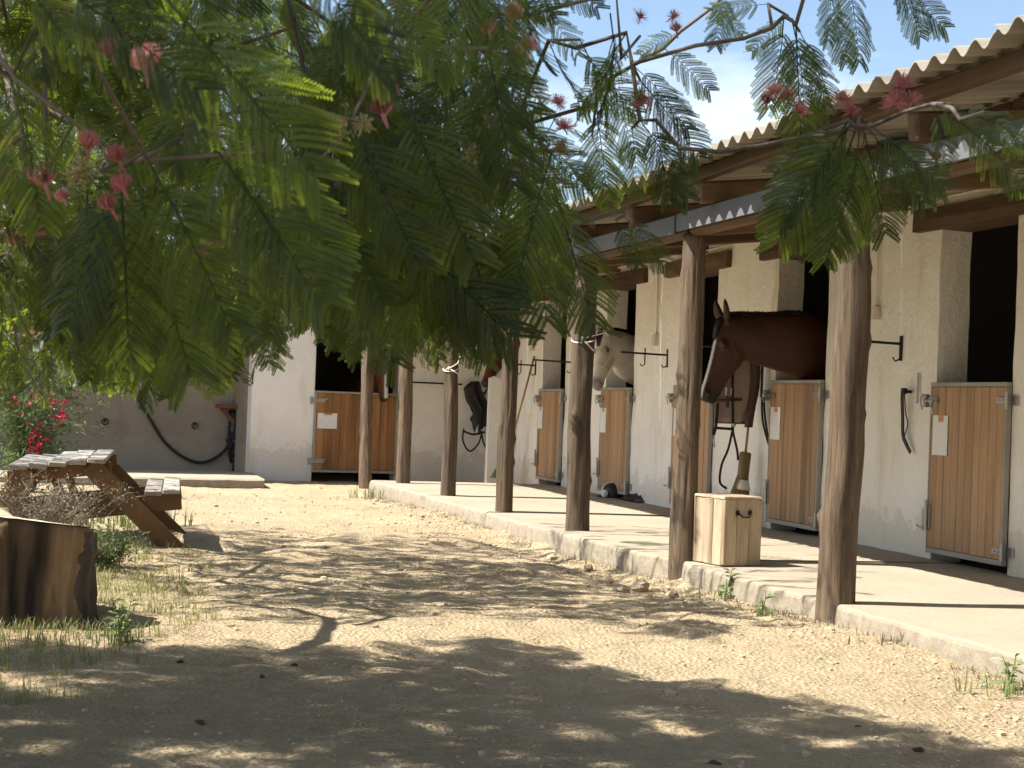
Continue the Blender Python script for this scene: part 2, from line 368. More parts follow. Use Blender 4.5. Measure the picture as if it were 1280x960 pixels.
# ================================================================== STABLE ROW
ROOFX, ROOFZ, SLOPE = 3.915, 2.862, .125
def rdz(y): return max(-.05, min(.06, .016*(9-y)))
stable = thing('stable_building', (XW, 13.5, 0), 'long low white plastered stable block with rustic posts and corrugated roof', 'building')
stable.location = (0, 0, 0)
DOORS = [(9.87, 10.89), (12.74, 13.76), (15.20, 16.22), (17.62, 18.63), (20.26, 21.28), (22.80, 23.75)]
LZ = 2.66
def wall_grid(rect, holes, step, place, thick):
    """plaster wall with openings: u along, w up; place(u, w, side) -> point"""
    u0, u1, w0, w1 = rect
    def lines(a, b, keys):
        k = sorted(set([a, b]+[q for q in keys if a < q < b])); out = []
        for p, q in zip(k, k[1:]):
            n = max(1, round((q-p)/step)); out += [p+(q-p)*i/n for i in range(n)]
        return out+[b]
    U = lines(u0, u1, [h[i] for h in holes for i in (0, 1)]); W = lines(w0, w1, [h[i] for h in holes for i in (2, 3)])
    def solid(i, j):
        if i < 0 or j < 0 or i >= len(U)-1 or j >= len(W)-1: return False
        u = (U[i]+U[i+1])/2; w = (W[j]+W[j+1])/2
        return not any(h[0] < u < h[1] and h[2] < w < h[3] for h in holes)
    b = MB(); ix = {}
    def vid(i, j, s):
        if (i, j, s) not in ix: ix[(i, j, s)] = len(b.v); b.v.append(tuple(place(U[i], W[j], s)))
        return ix[(i, j, s)]
    for i in range(len(U)-1):
        for j in range(len(W)-1):
            if not solid(i, j): continue
            for s in (0, 1): b.f.append((vid(i, j, s), vid(i+1, j, s), vid(i+1, j+1, s), vid(i, j+1, s)))
            for (di, dj, p, q) in ((-1, 0, (0, 0), (0, 1)), (1, 0, (1, 0), (1, 1)), (0, -1, (0, 0), (1, 0)), (0, 1, (0, 1), (1, 1))):
                if not solid(i+di, j+dj):
                    A = (i+p[0], j+p[1]); B = (i+q[0], j+q[1]); b.f.append((vid(*A, 0), vid(*B, 0), vid(*B, 1), vid(*A, 1)))
    return b
holes = [(a, c, -1, LZ) for a, c in DOORS]
def wp(u, w, s):
    n1 = .016*fbm(u*1.1, w*1.1, 2, 3)+.006*fbm(u*4, w*4, 6, 3)
    return (XW+n1+(.26 if s else 0), u+(.010*fbm(w*2.3, u*.7, 9, 3) if w > .3 else 0), w)
wb = wall_grid((2.2, 24.6, -.1, ROOFZ-.03+SLOPE*(XW-ROOFX)+.03), holes, .13, wp, .26)
wb.build('wall', 'plaster', stable, smooth=False)
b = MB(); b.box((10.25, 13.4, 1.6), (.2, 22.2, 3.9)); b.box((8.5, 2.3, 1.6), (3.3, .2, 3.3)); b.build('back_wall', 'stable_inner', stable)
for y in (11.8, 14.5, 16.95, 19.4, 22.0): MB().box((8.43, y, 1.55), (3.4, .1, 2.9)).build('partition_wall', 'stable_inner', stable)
# lintels
for i, (a, c) in enumerate(DOORS):
    lo, hi = (a-.33, c+.34) if i != 3 else (a-.36, c+.5)
    b = MB(); n = 9; rings = []
    for k in range(n):
        y = lo+(hi-lo)*k/(n-1); e = .012*fbm(y*3, i, 0, 2); e2 = .012*fbm(y*3, i+9, 0, 2)
        rings.append([(XW-.055+e, y, LZ-.005+e2), (XW-.065+e2, y, LZ+.07+e), (XW-.05+e, y, LZ+.165+e2), (XW+.05, y, LZ+.17), (XW+.25, y, LZ+.17), (XW+.25, y, LZ-.012)])
    b.loft(rings); b.build('lintel', 'beam_wood', stable)
# posts: rough trunks
POSTS = [(5.85, 0, 0), (8.27, .0, -.05), (10.63, .02, .0), (13.05, .02, .05), (15.28, .0, .05), (17.70, -.02, .06), (20.18, .0, .08), (22.3, -.1, .2)]
for i, (y, bx, ty) in enumerate(POSTS):
    rad = (.1, .098, .088, .098, .083, .082, .085, .085)[i]; n = 44; rings = []; seed = i*7.3; nn = 48
    kn = [(random.uniform(.2, 2.2), random.uniform(0, 6.28), random.uniform(.012, .022)) for _ in range(8)]
    for k in range(n+1):
        t = k/n; z = -.15+2.6*t; cx = 4.30+bx+.03*fbm(z*.8, seed, 0, 2); cy = y+(ty*t)+.03*fbm(z*.8, seed+5, 0, 2); ring = []
        for q in range(nn):
            an = 2*math.pi*q/nn; r_ = rad*(1.08-.13*t)*(1+.10*fbm(math.cos(an)*1.2+seed, math.sin(an)*1.2, z*.7, 3)+.05*fbm(math.cos(an)*5+seed, math.sin(an)*5, z*.8, 2)-.11*max(0, fbm(math.cos(an)*9+seed, math.sin(an)*9, z*1.1, 2)-.28)*2)
            if z < .2: r_ *= 1+.12*(.2-z)
            for (kz, ka, kr) in kn:
                da = (an-ka+math.pi) % (2*math.pi)-math.pi; r_ += kr*math.exp(-((z-kz)/.035)**2-(da/.28)**2)
            ring.append((cx+r_*math.cos(an), cy+r_*math.sin(an), z))
        rings.append(ring)
    MB().loft(rings).build('post', 'post_wood', stable, smooth=True)
# eaves: log plate, tin fascia lengths, rafters, purlins, roof sheets
for (a, c) in zip([p[0] for p in POSTS], [p[0] for p in POSTS][1:]+[24.2]):
    MB().bar((4.31, a-.02, 2.515), (4.31, c-.03, 2.51), .13, .155, .03, jit=.006).build('wall_plate', 'beam_wood', stable)
fy = [3.4, 5.85, 8.25, 10.72, 13.2, 15.6, 18.0, 20.4, 22.6, 24.3]
for a, c in zip(fy, fy[1:]):
    b = MB(); q = random.uniform(-.006, .006); b.bar((4.205+q, a+.006, 2.527+q), (4.205-q, c-.006, 2.53-q), .012, .128, .003, jit=.004); b.build('fascia_board', 'tin', stable)
y = 3.2
while y < 24.2:
    q = random.uniform(-.02, .02); zz = 2.68+rdz(y)*.6
    MB().bar((4.10+q*2, y, zz-.013), (6.47, y+q, zz+.275), .085, .15, .014, jit=.008).build('rafter', 'rafter_wood', stable); y += 1.37
for px_, w_ in ((4.13, .075), (5.05, .07), (5.95, .07), (7.4, .07), (8.8, .07), (9.9, .07)):
    for a, c in ((2.3, 7.8), (7.82, 13.2), (13.22, 18.7), (18.72, 24.3)):
        za, zc = [ROOFZ-.082+SLOPE*(px_-ROOFX)+rdz(t) for t in (a, c)]
        MB().bar((px_, a, za), (px_+.01, c, zc), w_, .085, .01, jit=.004).build('purlin', 'beam_wood', stable)
roof = bpy.data.objects.new('roof', None); COL.objects.link(roof); roof.parent = stable
PITCH = .177
def sheet(len_, waves, seed):
    b = MB(); n = waves*8; top = []; rows = []
    for i in range(3):
        x = len_*i/2; rows.append([(x, PITCH*k/8, .029*math.cos(2*math.pi*k/8)+x*SLOPE+.004*fbm(k*.3, seed, i, 2)) for k in range(n+1)])
    for r in rows: pass
    b.loft(rows, cap=False, closed=False)
    low = [[(x, y_, z-.008) for x, y_, z in r] for r in rows]; b.loft(low, cap=False, closed=False)
    for A, B in ((rows[0], low[0]), (rows[-1], low[-1])): b.loft([A, B], cap=False, closed=False)
    b.loft([[r[0] for r in rows], [r[0] for r in low]], cap=False, closed=False); b.loft([[r[-1] for r in rows], [r[-1] for r in low]], cap=False, closed=False)
    return b.mesh('roof_sheet', 'fibre_cement', smooth=False)
shs = [sheet(3.4, 6, k*5.1) for k in range(3)]
y = 2.0; k = 0
while y < 24.4:
    for row in (0, 1):
        x0 = ROOFX+3.22*row+random.uniform(-.02, .02) if row == 0 else ROOFX+3.22
        link('roof_sheet', shs[k % 3], roof, (x0, y, ROOFZ+SLOPE*(x0-ROOFX)+rdz(y+.5)+row*.012+(k % 2)*.009), (0, 0, random.uniform(-.003, .003)))
    y += PITCH*6-.001; k += 1
# ---- half doors
def paper_mb(x, y, z, w, h, ax):
    b = MB()
    if ax == 'y': b.box((x, y, z), (.003, w, h), None, .0005)
    else: b.box((x, y, z), (w, .003, h), None, .0005)
    return b
def half_door(idx, y0, y1, zb, zt, paper=True, swing=0):
    root = bpy.data.objects.new('half_door', None); COL.objects.link(root); root.parent = stable; root.location = (XW-.028, 0, 0)
    w = y1-y0; fr = .032
    fb = MB(); X = 0
    fb.bar((X, y0, zt-fr/2), (X, y1, zt-fr/2), .045, fr, .003); fb.bar((X, y0, zb+.02), (X, y1, zb+.02), .045, .04, .003)
    fb.bar((X, y0+fr/2*.7, zb+.041), (X, y0+fr/2*.7, zt-fr-.001), fr*.7, .045, .003, (1, 0, 0)); fb.bar((X, y1-fr/2*.45, zb+.041), (X, y1-fr/2*.45, zt-fr-.001), fr*.45, .045, .003, (1, 0, 0))
    fb.build('frame', 'galv_paint', root)
    n = 10; a = y0+fr*.72; c = y1-fr*.48; wd = (c-a)/n
    for k in range(n):
        q = random.uniform(-.003, .003)
        MB().box((X-.006+q, a+wd*(k+.5), (zb+zt)/2+.004), (.028, wd-.0035, zt-zb-fr-.044), None, .005).build('plank', 'door_wood', root)
    for hz in (zb+.1, zt-.13):      # hinges on the near side
        b = MB(); b.tube([(X-.03, y0-.012, hz-.06), (X-.03, y0-.012, hz+.06)], .014, 10); b.box((X-.028, y0+.05, hz), (.008, .12, .042), None, .002); b.box((X+.02, y0-.05, hz), (.014, .07, .07), None, .002)
        for s in (.025, .07): b.ball((X-.034, y0+s, hz), .008, 6, 4)
        b.build('hinge', 'zinc', root)
    b = MB(); lz = zt-.14; b.box((X-.028, y1-.05, lz), (.01, .13, .05), None, .002); b.tube([(X-.042, y1-.13, lz), (X-.042, y1+.07, lz)], .011, 8); b.box((X-.02, y1+.06, lz), (.04, .035, .10), None, .003)
    b.tube([(X-.05, y1-.09, lz), (X-.075, y1-.1, lz-.05), (X-.06, y1-.1, lz-.10)], .008, 6); b.tube([(X-.05, y1+.06, lz+.05), (X-.07, y1+.065, lz), (X-.055, y1+.06, lz-.07)], .007, 6)
    b.build('latch', 'zinc', root)
    b = MB(); lz = zb+.27; b.box((X-.028, y1-.03, lz), (.012, .06, .17), None, .002); b.tube([(X-.045, y1-.03, lz-.1), (X-.05, y1-.03, lz+.13)], .012, 8); b.tube([(X-.05, y1-.03, lz-.06), (X-.07, y1+.02, lz-.08), (X-.06, y1+.07, lz-.07)], .009, 6)
    b.box((X-.004, y1+.075, lz-.03), (.02, .03, .16), None, .002); b.build('kick_latch', 'zinc', root)
    if paper:
        pz, py = zt-.40, y1-.16+(.0, .02, 0, .03, .03, 0)[idx]
        pn = paper_mb(X-.025, py, pz, .21, .30, 'y').build('notice', 'paper', root)
        MB().box((X-.0285, py-.01, pz+.125), (.002, .07, .045), None, .0005).build('letterhead', 'paper_mark', pn)
for i, (a, c) in enumerate(DOORS[:5]): half_door(i, a, c, PZ+.055, (1.48, 1.51, 1.47, 1.445, 1.43)[i])
# white wing wall with a sloping top by the last stall
b = MB(); pr = [(6.03, 0.0), (6.448, 0.0), (6.448, 1.42), (6.09, 1.60), (6.03, 1.57)]
b.loft([[(x, 22.50+.01*fbm(x*5, z*5), z) for x, z in pr], [(x, 22.63, z) for x, z in pr]]); b.build('wing_wall', 'white_paint', stable)
# conduits with boxes along the wall
b = MB(); pts = [(XW-.022, 2.4+.4*k, 2.885+.012*math.sin(k*1.3)) for k in range(54)]; b.tube([V(p) for p in pts], .011, 6); b.build('conduit', 'pipe_white', stable, True)
for yy, zb_, sz in ((11.84, 2.10, .11), (16.88, 2.03, .13), (21.75, 2.05, .09)):
    b = MB(); b.tube([(XW-.018, yy, 2.88), (XW-.018, yy+.004, zb_)], .010, 6); cd = b.build('conduit', 'pipe_white', stable, True)
    MB().box((XW-.028, yy+.01, zb_-sz*.4), (.05, .085, sz), None, .004).build('switch_box', 'pipe_white', cd)
# ================================================================== FAR BUILDING (across the end of the yard)
FO, FA = V((6.72, 24.12, 0)), R(5.5)
fd = V((-math.cos(FA), -math.sin(FA), 0)); fn = V((math.sin(FA), -math.cos(FA), 0))    # along the wall to the left, and out towards the yard
def fp(u, w, out=0.): return FO+fd*u+fn*out+V((0, 0, w))
def fu(px, py):             # where a pixel meets the far wall: u, z
    d = ray(px, py); t = (FO-C0).dot(fn)/d.dot(fn); p = C0+d*t; return ((p-FO).dot(fd), p.z)
far = thing('far_stable', (0, 0, 0), 'white plastered stable wing closing the end of the yard, tiled eave', 'building')
u_d1 = fu(495, 545)[0]; u_d0 = fu(391, 545)[0]; zt_f = fu(440, 490)[1]; zb_f = fu(440, 591)[1]; u_p = fu(313, 540)[0]
def fwp(u, w, s): return fp(u, w, .012*fbm(u*1.2, w*1.2, 31, 3) - (.28 if s else 0))
wall_grid((0, u_p, -.3, 2.75), [(u_d1, u_d0, -2, 2.35)], .14, fwp, .28).build('wall', 'plaster', far)
# wash bay: recessed wall further left and its side wall
BAY = 1.25
def bay(u, w, s): return fp(u, w, -BAY+.012*fbm(u*1.2, w*1.2, 51, 3)-(.25 if s else 0))
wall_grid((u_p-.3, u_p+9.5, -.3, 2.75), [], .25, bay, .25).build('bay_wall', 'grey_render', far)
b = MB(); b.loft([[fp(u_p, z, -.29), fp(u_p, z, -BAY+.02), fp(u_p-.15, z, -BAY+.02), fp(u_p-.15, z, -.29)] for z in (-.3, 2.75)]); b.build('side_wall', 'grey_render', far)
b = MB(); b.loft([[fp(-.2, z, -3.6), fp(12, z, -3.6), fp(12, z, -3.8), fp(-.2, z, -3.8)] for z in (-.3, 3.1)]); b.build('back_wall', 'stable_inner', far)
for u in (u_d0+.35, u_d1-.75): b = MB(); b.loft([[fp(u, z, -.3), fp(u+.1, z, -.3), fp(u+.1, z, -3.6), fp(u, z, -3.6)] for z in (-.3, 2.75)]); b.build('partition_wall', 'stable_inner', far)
# tiled roof over it all
b = MB(); b.loft([[fp(-1.2, 2.72, .3), fp(12, 2.72, .3), fp(12, 3.3, -4), fp(-1.2, 3.3, -4)], [fp(-1.2, 2.78, .3), fp(12, 2.78, .3), fp(12, 3.36, -4), fp(-1.2, 3.36, -4)]]); rf = b.build('roof_deck', 'beam_wood', far)
tb = MB(); tl = 5
tb.loft([[V((.085*math.cos(math.pi*k/6), 2.2*i, .075*math.sin(math.pi*k/6)*(1-.06*i))) for k in range(7)] for i in range(3)], cap=False, closed=False)
tme = tb.mesh('roof_tile', 'terracotta', True)
for k in range(62):
    p = fp(.0+.19*k-1.1, 2.785, .34); link('roof_tile', tme, far, p, (math.atan2(.58, 4.3), 0, FA+random.uniform(-.01, .01)))
# far half door
fdr = bpy.data.objects.new('half_door', None); COL.objects.link(fdr); fdr.parent = far
def fbar(b, u0, z0, u1, z1, w, t, out=.03): b.bar(fp(u0, z0, out), fp(u1, z1, out), t, w, .003, upv=(0, 0, 1) if abs(u1-u0) > .01 else tuple(fd))
b = MB(); fbar(b, u_d1, zt_f-.015, u_d0, zt_f-.015, .03, .045); fbar(b, u_d1, zb_f+.02, u_d0, zb_f+.02, .04, .045)
fbar(b, u_d1+.014, zb_f+.042, u_d1+.014, zt_f-.032, .028, .045); fbar(b, u_d0-.014, zb_f+.042, u_d0-.014, zt_f-.032, .028, .045); b.build('frame', 'galv_paint', fdr)
npk = 10; wdt = (u_d0-u_d1-.06)/npk
for k in range(npk):
    u = u_d1+.03+wdt*(k+.5); b = MB(); b.bar(fp(u, zb_f+.045, .032), fp(u, zt_f-.034, .032), wdt-.004, .026, .004, upv=tuple(fn)); b.build('plank', 'far_door_wood', fdr)
for zz in (zb_f+.16, zt_f-.15):
    b = MB(); b.bar(fp(u_d0+.07, zz, .06), fp(u_d0-.16, zz, .06), .012, .05, .003); b.bar(fp(u_d0+.05, zz-.05, .05), fp(u_d0+.05, zz+.05, .05), .05, .02, .003, upv=tuple(fn)); b.bar(fp(u_d0-.05, zz+.03, .064), fp(u_d0-.19, zz+.03, .064), .01, .025, .003); b.build('hinge', 'galv_paint', fdr)
b = MB(); zz = zt_f-.17; b.bar(fp(u_d1-.04, zz-.07, .05), fp(u_d1-.04, zz+.07, .05), .05, .03, .003, upv=tuple(fn)); b.build('latch', 'iron', fdr)
pu, pz = fu(408, 526); b = MB(); b.bar(fp(pu+.15, pz, .051), fp(pu-.15, pz, .051), .003, .23, .0006); pn = b.build('notice', 'paper', fdr)
b = MB(); b.bar(fp(pu+.05, pz+.1, .0545), fp(pu-.07, pz+.1, .0545), .002, .03, .0006); b.build('letterhead', 'paper_mark', pn)
# far rail and fixed bits
a_, z_ = fu(517, 478); c_2 = fu(556, 480)[0]; b = MB(); b.tube([fp(a_+.1, z_, .02), fp(a_+.1, z_, .09), fp(c_2-.25, z_, .09), fp(c_2-.25, z_, .02)], .013, 8)
tag(b.build('tie_rail', 'iron', None, True), 'thin dark tie rail fixed across the shaded far plaster wall', 'rail')
# low kerb in front of the wash bay
ka, kc = onz(330, 609, -.06), onz(120, 606, -.06)
b = MB(); rr = []
for i in range(25):
    t = i/24; p = V(ka).lerp(V(kc)+(V(kc)-V(ka))*1.6, t); e = .012*fbm(i*.7, 2, 0, 3)
    rr.append([p+V((0, e, -.15)), p+V((0, e, .085+e)), p+V((.01, .03+e, .105+e)), p+V((.06, 2.2, .105)), p+V((.06, 2.2, -.15))])
b.loft(rr); tag(b.build('wash_bay_kerb', 'concrete'), kind='structure')
# ================================================================== HORSES
def catmull(P, n):
    P = [V(p) for p in P]; P = [P[0]*2-P[1]]+P+[P[-1]*2-P[-2]]; out = []
    for i in range(1, len(P)-2):
        for k in range(n):
            t = k/n; a, b, c, d = P[i-1:i+3]
            out.append(.5*((2*b)+(c-a)*t+(2*a-5*b+4*c-d)*t*t+(3*b-a-3*c+d)*t**3))
    return out+[P[-2]]
HEADP = [(-.04, .12, .06, .0), (.0, .23, .088, .0), (.08, .32, .104, -.002), (.18, .39, .112, -.006), (.28, .43, .118, -.004), (.38, .42, .106, 0), (.47, .395, .092, .004), (.56, .345, .08, .006), (.66, .30, .070, .006), (.76, .272, .068, .004), (.85, .258, .072, 0), (.92, .235, .07, .002), (.97, .18, .06, .014), (1.0, .08, .036, .05)]
def horse(floor, face, s, neck, poll, muzzle, front, coat, marks, label, cat_hair, mane_side=1, ears=None, white_face=0.):
    T = Matrix.Translation(V(floor)) @ Matrix.Rotation(face, 4, 'Z') @ Matrix.Scale(s, 4)
    P = V(poll); A = V(muzzle)-P; HL = A.length; A.normalize(); Fv = V(front); Fv = (Fv-A*Fv.dot(A)).normalized(); Lt = A.cross(Fv)
    mb = MB()
    def ell(c, x, y, hx, hy, n=20, e=2.2):
        r = []
        for k in range(n):
            a = 2*math.pi*k/n; ca, sa = math.cos(a), math.sin(a)
            r.append(V(c)+V(x)*hx*math.copysign(abs(ca)**(2/e), ca)+V(y)*hy*math.copysign(abs(sa)**(2/e), sa))
        return r
    tr = [(-1.66, 1.16, .12, .10), (-1.55, 1.18, .28, .22), (-1.25, 1.2, .35, .28), (-.85, 1.15, .33, .29), (-.45, 1.12, .35, .28), (-.15, 1.14, .38, .25), (.08, 1.12, .33, .20), (.22, 1.12, .22, .14), (.27, 1.12, .1, .07)]
    mb.loft([ell(T @ V((x, 0, z)), (0, 0, 1), T.to_3x3().normalized() @ V((0, 1, 0)), h*s, w*s) for x, z, h, w in tr])
    for sy in (-1, 1):
        mb.tube([T @ V(p) for p in ((-.02, .13*sy, 1.1), (0, .15*sy, .82), (.02, .15*sy, .5), (.01, .15*sy, .44), (.01, .15*sy, .16), (.05, .15*sy, .09), (.08, .15*sy, 0))], [.13*s, .10*s, .062*s, .055*s, .042*s, .045*s, .065*s], 12)
        mb.tube([T @ V(p) for p in ((-1.3, .13*sy, 1.15), (-1.2, .16*sy, .9), (-1.42, .15*sy, .58), (-1.52, .15*sy, .5), (-1.47, .15*sy, .16), (-1.43, .15*sy, .09), (-1.40, .15*sy, 0))], [.2*s, .16*s, .085*s, .06*s, .045*s, .045*s, .065*s], 12)
    mb.tube([T @ V(p) for p in ((-1.62, 0, 1.3), (-1.72, 0, 1.1), (-1.74, 0, .6))], [.05*s, .06*s, .03*s], 8)
    # neck joins shoulders to the back of the skull
    base = T @ V((-.12, 0, 1.24)); blat = (T.to_3x3().normalized() @ V((0, 1, 0)))
    hb = P+A*.16*HL-Fv*.2*HL; hb2 = P+A*.2*HL-Fv*.06*HL
    ctr = catmull([base]+[V(q) for q in neck]+[hb, hb2], 7); n = len(ctr); rings = []
    if blat.dot(Lt) < 0: blat = -blat
    for i, c in enumerate(ctr):
        t = i/(n-1); tn = (ctr[min(i+1, n-1)]-ctr[max(i-1, 0)]).normalized(); la = blat.lerp(Lt, t); la = (la-tn*la.dot(tn)).normalized(); u_ = la.cross(tn)
        hd = np.interp(t, [0, .2, .5, .75, .9, 1], [.36, .30, .225, .175, .15, .10])*s; hw = np.interp(t, [0, .2, .5, .75, .9, 1], [.18, .14, .10, .085, .08, .06])*s
        rings.append(ell(c, u_, la, hd, hw, 20, 2.1))
    mb.loft(rings)
    hw_s = HL
    mb.loft([ell(P+A*(t*HL)-Fv*((d/2+off)*HL), -Fv, Lt, d/2*HL, w*HL, 20, 2.5) for t, d, w, off in HEADP])
    for sl in (-1, 1):
        mb.ball(P+A*.30*HL-Fv*.085*HL+Lt*sl*.098*HL, .05*HL, 10, 8)                # brow
        mb.ball(P+A*.34*HL-Fv*.29*HL+Lt*sl*.028*HL, (.10*HL,)*3, 10, 8)           # cheek
        mb.ball(P+A*.90*HL-Fv*.06*HL+Lt*sl*.05*HL, .046*HL, 10, 8)               # nostril flare
        ea = ears or (-A*.95+Fv*.22); eb = P+A*.015*HL-Fv*.05*HL+Lt*sl*.075*HL; ed = (V(ea)+Lt*sl*.22).normalized(); ew = (Lt*sl*.8+Fv*.2); ew = (ew-ed*ew.dot(ed)).normalized(); et = ed.cross(ew)
        mb.loft([ell(eb+ed*(q*.25*HL)+ew*(.02*HL*math.sin(q*3.1)), ew, et, r1*HL, r2*HL, 10) for q, r1, r2 in ((-.15, .045, .042), (.1, .062, .042), (.4, .074, .038), (.7, .056, .03), (.9, .03, .022), (1.04, .013, .012))])
    mb.ball(P+A*.945*HL-Fv*.165*HL, .058*HL, 10, 8)                                   # chin
    me0 = mb.mesh('tmp', None); ob = bpy.data.objects.new('tmp', me0); COL.objects.link(ob)
    md = ob.modifiers.new('r', 'REMESH'); md.mode = 'VOXEL'; md.voxel_size = .0125; sm = ob.modifiers.new('s', 'SMOOTH'); sm.factor = .5; sm.iterations = 5
    dg = bpy.context.evaluated_depsgraph_get(); me = bpy.data.meshes.new_from_object(ob.evaluated_get(dg)); bpy.data.objects.remove(ob)
    me.name = 'body'; me.materials.clear(); me.materials.append(MT['horse_coat']); me.polygons.foreach_set('use_smooth', [True]*len(me.polygons))
    ca = me.color_attributes.new('coat', 'FLOAT_COLOR', 'POINT'); nv = len(me.vertices); co = np.empty(nv*3); me.vertices.foreach_get('co', co); co = co.reshape(-1, 3)
    rel = co-np.array(P); u = rel@np.array(A)/HL; f = rel@np.array(Fv)/HL; l = rel@np.array(Lt)/HL
    ish = (u > -.1) & (u < 1.1) & (f > -.52) & (f < .2) & (abs(l) < .2)
    colr = np.tile(np.array(coat), (nv, 1)).astype(float)
    def mixin(mask, c_): colr[:] = colr*(1-mask[:, None])+np.array(c_)*mask[:, None]
    def ss(a, b, x): t = np.clip((x-a)/(b-a), 0, 1); return t*t*(3-2*t)
    marks(mixin, ss, u, f, l, ish, co, s, floor)
    buf = np.ones((nv, 4)); buf[:, :3] = colr; ca.data.foreach_set('color', buf.ravel().astype(np.float32))
    root = thing('horse', floor, label, 'horse'); Ti = Matrix.Translation(-V(floor)); me.transform(Ti)
    bo = link('body', me, root)
    def kid(m_, nm, mat, sm=True, par=root): o = m_.build(nm, mat, par, sm); o.data.transform(Ti); return o
    for sl in (-1, 1):
        e = MB(); e.ball(P+A*.315*HL-Fv*.082*HL+Lt*sl*.133*HL, .026*HL, 12, 8); kid(e, 'eye', 'horn')
        q = MB(); q.ball(P+A*.915*HL-Fv*.06*HL+Lt*sl*.093*HL, (.012*HL, .012*HL, .022*HL), 10, 6, Matrix((Lt, Fv, A)).transposed()); kid(q, 'nostril', 'mare_skin')
    # mane: overlapping locks from the crest down one side, and a forelock
    b = MB(); rnd = random.Random(4)
    for i in range(int(n*.28), n-5):
        c = ctr[i]; t = i/(n-1); tn = (ctr[i+1]-ctr[i-1]).normalized(); la = blat.lerp(Lt, t); la = (la-tn*la.dot(tn)).normalized(); u_ = la.cross(tn)
        if u_.z < 0: u_ = -u_
        hd = np.interp(t, [0, .2, .5, .75, .9, 1], [.36, .30, .225, .175, .15, .10])*s; hw = np.interp(t, [0, .2, .5, .75, .9, 1], [.18, .14, .10, .085, .08, .06])*s
        for q in range(9):
            sd_ = mane_side if q < 7 else -mane_side; st = c+u_*(hd*1.0)+tn*rnd.uniform(-.03, .03)*s; ln = rnd.uniform(.13, .26)*s*(1 if q < 7 else .35)
            pts = []
            for k in range(6):
                a = k/5*ln/hd*1.0; pts.append(c+tn*rnd.uniform(-.004, .004)+tn*((st-c).dot(tn)+.03*k/5)+u_*(hd*1.015*math.cos(a*.62)+.012)+la*sd_*(hw*1.04*math.sin(min(1.57, a*.9))+.012))
            b.tube(pts, [.013*s, .016*s, .015*s, .012*s, .008*s, .003*s], 5)
    kid(b, 'mane', cat_hair)
    b = MB()
    for q in range(16):
        o = Lt*rnd.uniform(-.055, .055)*HL; b.tube([P+o-Fv*.02*HL, P+o*1.1+A*.05*HL+Fv*.022*HL, P+o*.8+A*.14*HL+Fv*.026*HL, P+o*.6+A*rnd.uniform(.2, .28)*HL+Fv*.014*HL], [.016*s, .014*s, .01*s, .003*s], 5)
    kid(b, 'forelock', cat_hair)
    return root, dict(P=P, A=A, F=Fv, L=Lt, HL=HL, kid=kid)
BAY_C = (.060, .021, .0085)
def bay_marks(blaze, legs=True, w=.024, dark=.7):
    def f_(mix, ss, u, f, l, ish, co, s, fl):
        mix((1-ss(.25, .8, co[:, 2]-fl[2]))*.95, (.012, .009, .008))
        mix(ish*ss(.76, .92, u)*.85*dark/.7, (.014, .010, .009))
        mix(ish*(1-ss(.0, .1, u))*.5, (.02, .01, .007))
        if blaze: mix(ish*ss(-.06, -.025, f)*(1-ss(w*.8, w*1.3, abs(l+.01)))*ss(.22, .3, u)*(1-ss(.93, .98, u)), (.72, .68, .62))
    return f_
# 1: dark bay in profile over the second door
Y1 = 13.22; pl = ony(901, 397, Y1); mz = ony(873, 500, Y1)
h1, _ = horse((7.45, Y1, PZ+.06), math.pi, 1.06, [ony(1015, 437, Y1), ony(962, 427, Y1)], pl, mz, (-1, -.05, .25), BAY_C, bay_marks(True),
      'dark bay horse with narrow white blaze in profile over the second stable door', 'black_hair', 1, ears=(-.28, -.05, 1))
# 2: grey with a rope halter, face half turned to the yard
Y2 = 18.12; pl = ony(751, 415, Y2-.12); mz = ony(741, 484, Y2-.34)
def grey_marks(mix, ss, u, f, l, ish, co, s, fl):
    mix((1-ss(.3, .9, co[:, 2]-fl[2]))*.8, (.10, .09, .085)); mix(ish*ss(.74, .9, u)*.75, (.16, .13, .125)); mix(ish*(1-ss(.02, .11, ((u-.31)**2+(f+.08)**2)**.5))*.75, (.07, .06, .055)); mix(ish*(1-ss(-.03, .02, u))*.5, (.08, .07, .065))
h2, hd = horse((7.75, Y2+.02, PZ+.03), math.pi, 1.06, [ony(800, 452, Y2+.04), ony(775, 438, Y2-.02)], pl, mz, (-.82, -.62, .1), (.72, .66, .58), grey_marks,
      'pale grey horse with black mane and rope halter looking out past a post', 'black_hair', 1)
P, A, Fv, Lt, HL = hd['P'], hd['A'], hd['F'], hd['L'], hd['HL']
def ringp(t, gr=1.06):
    d = np.interp(t, [h[0] for h in HEADP], [h[1] for h in HEADP]); w = np.interp(t, [h[0] for h in HEADP], [h[2] for h in HEADP]); out = []
    for k in range(25):
        a = 2*math.pi*k/24; out.append(P+A*(t*HL)-Fv*(d/2*HL)+Fv*(d/2*HL*gr*math.copysign(abs(math.cos(a))**.8, math.cos(a)))+Lt*(w*HL*(gr+.06)*math.copysign(abs(math.sin(a))**.8, math.sin(a))))
    return out
b = MB(); b.tube(ringp(.60), .006, 6); b.tube(ringp(.04, 1.15), .006, 6)
for sl in (-1, 1): b.tube([P+A*.05*HL-Fv*.12*HL+Lt*sl*.115*HL, P+A*.3*HL-Fv*.2*HL+Lt*sl*.15*HL, P+A*.60*HL-Fv*.12*HL+Lt*sl*.075*HL], .006, 6)
hd['kid'](b, 'halter', 'white_cord')
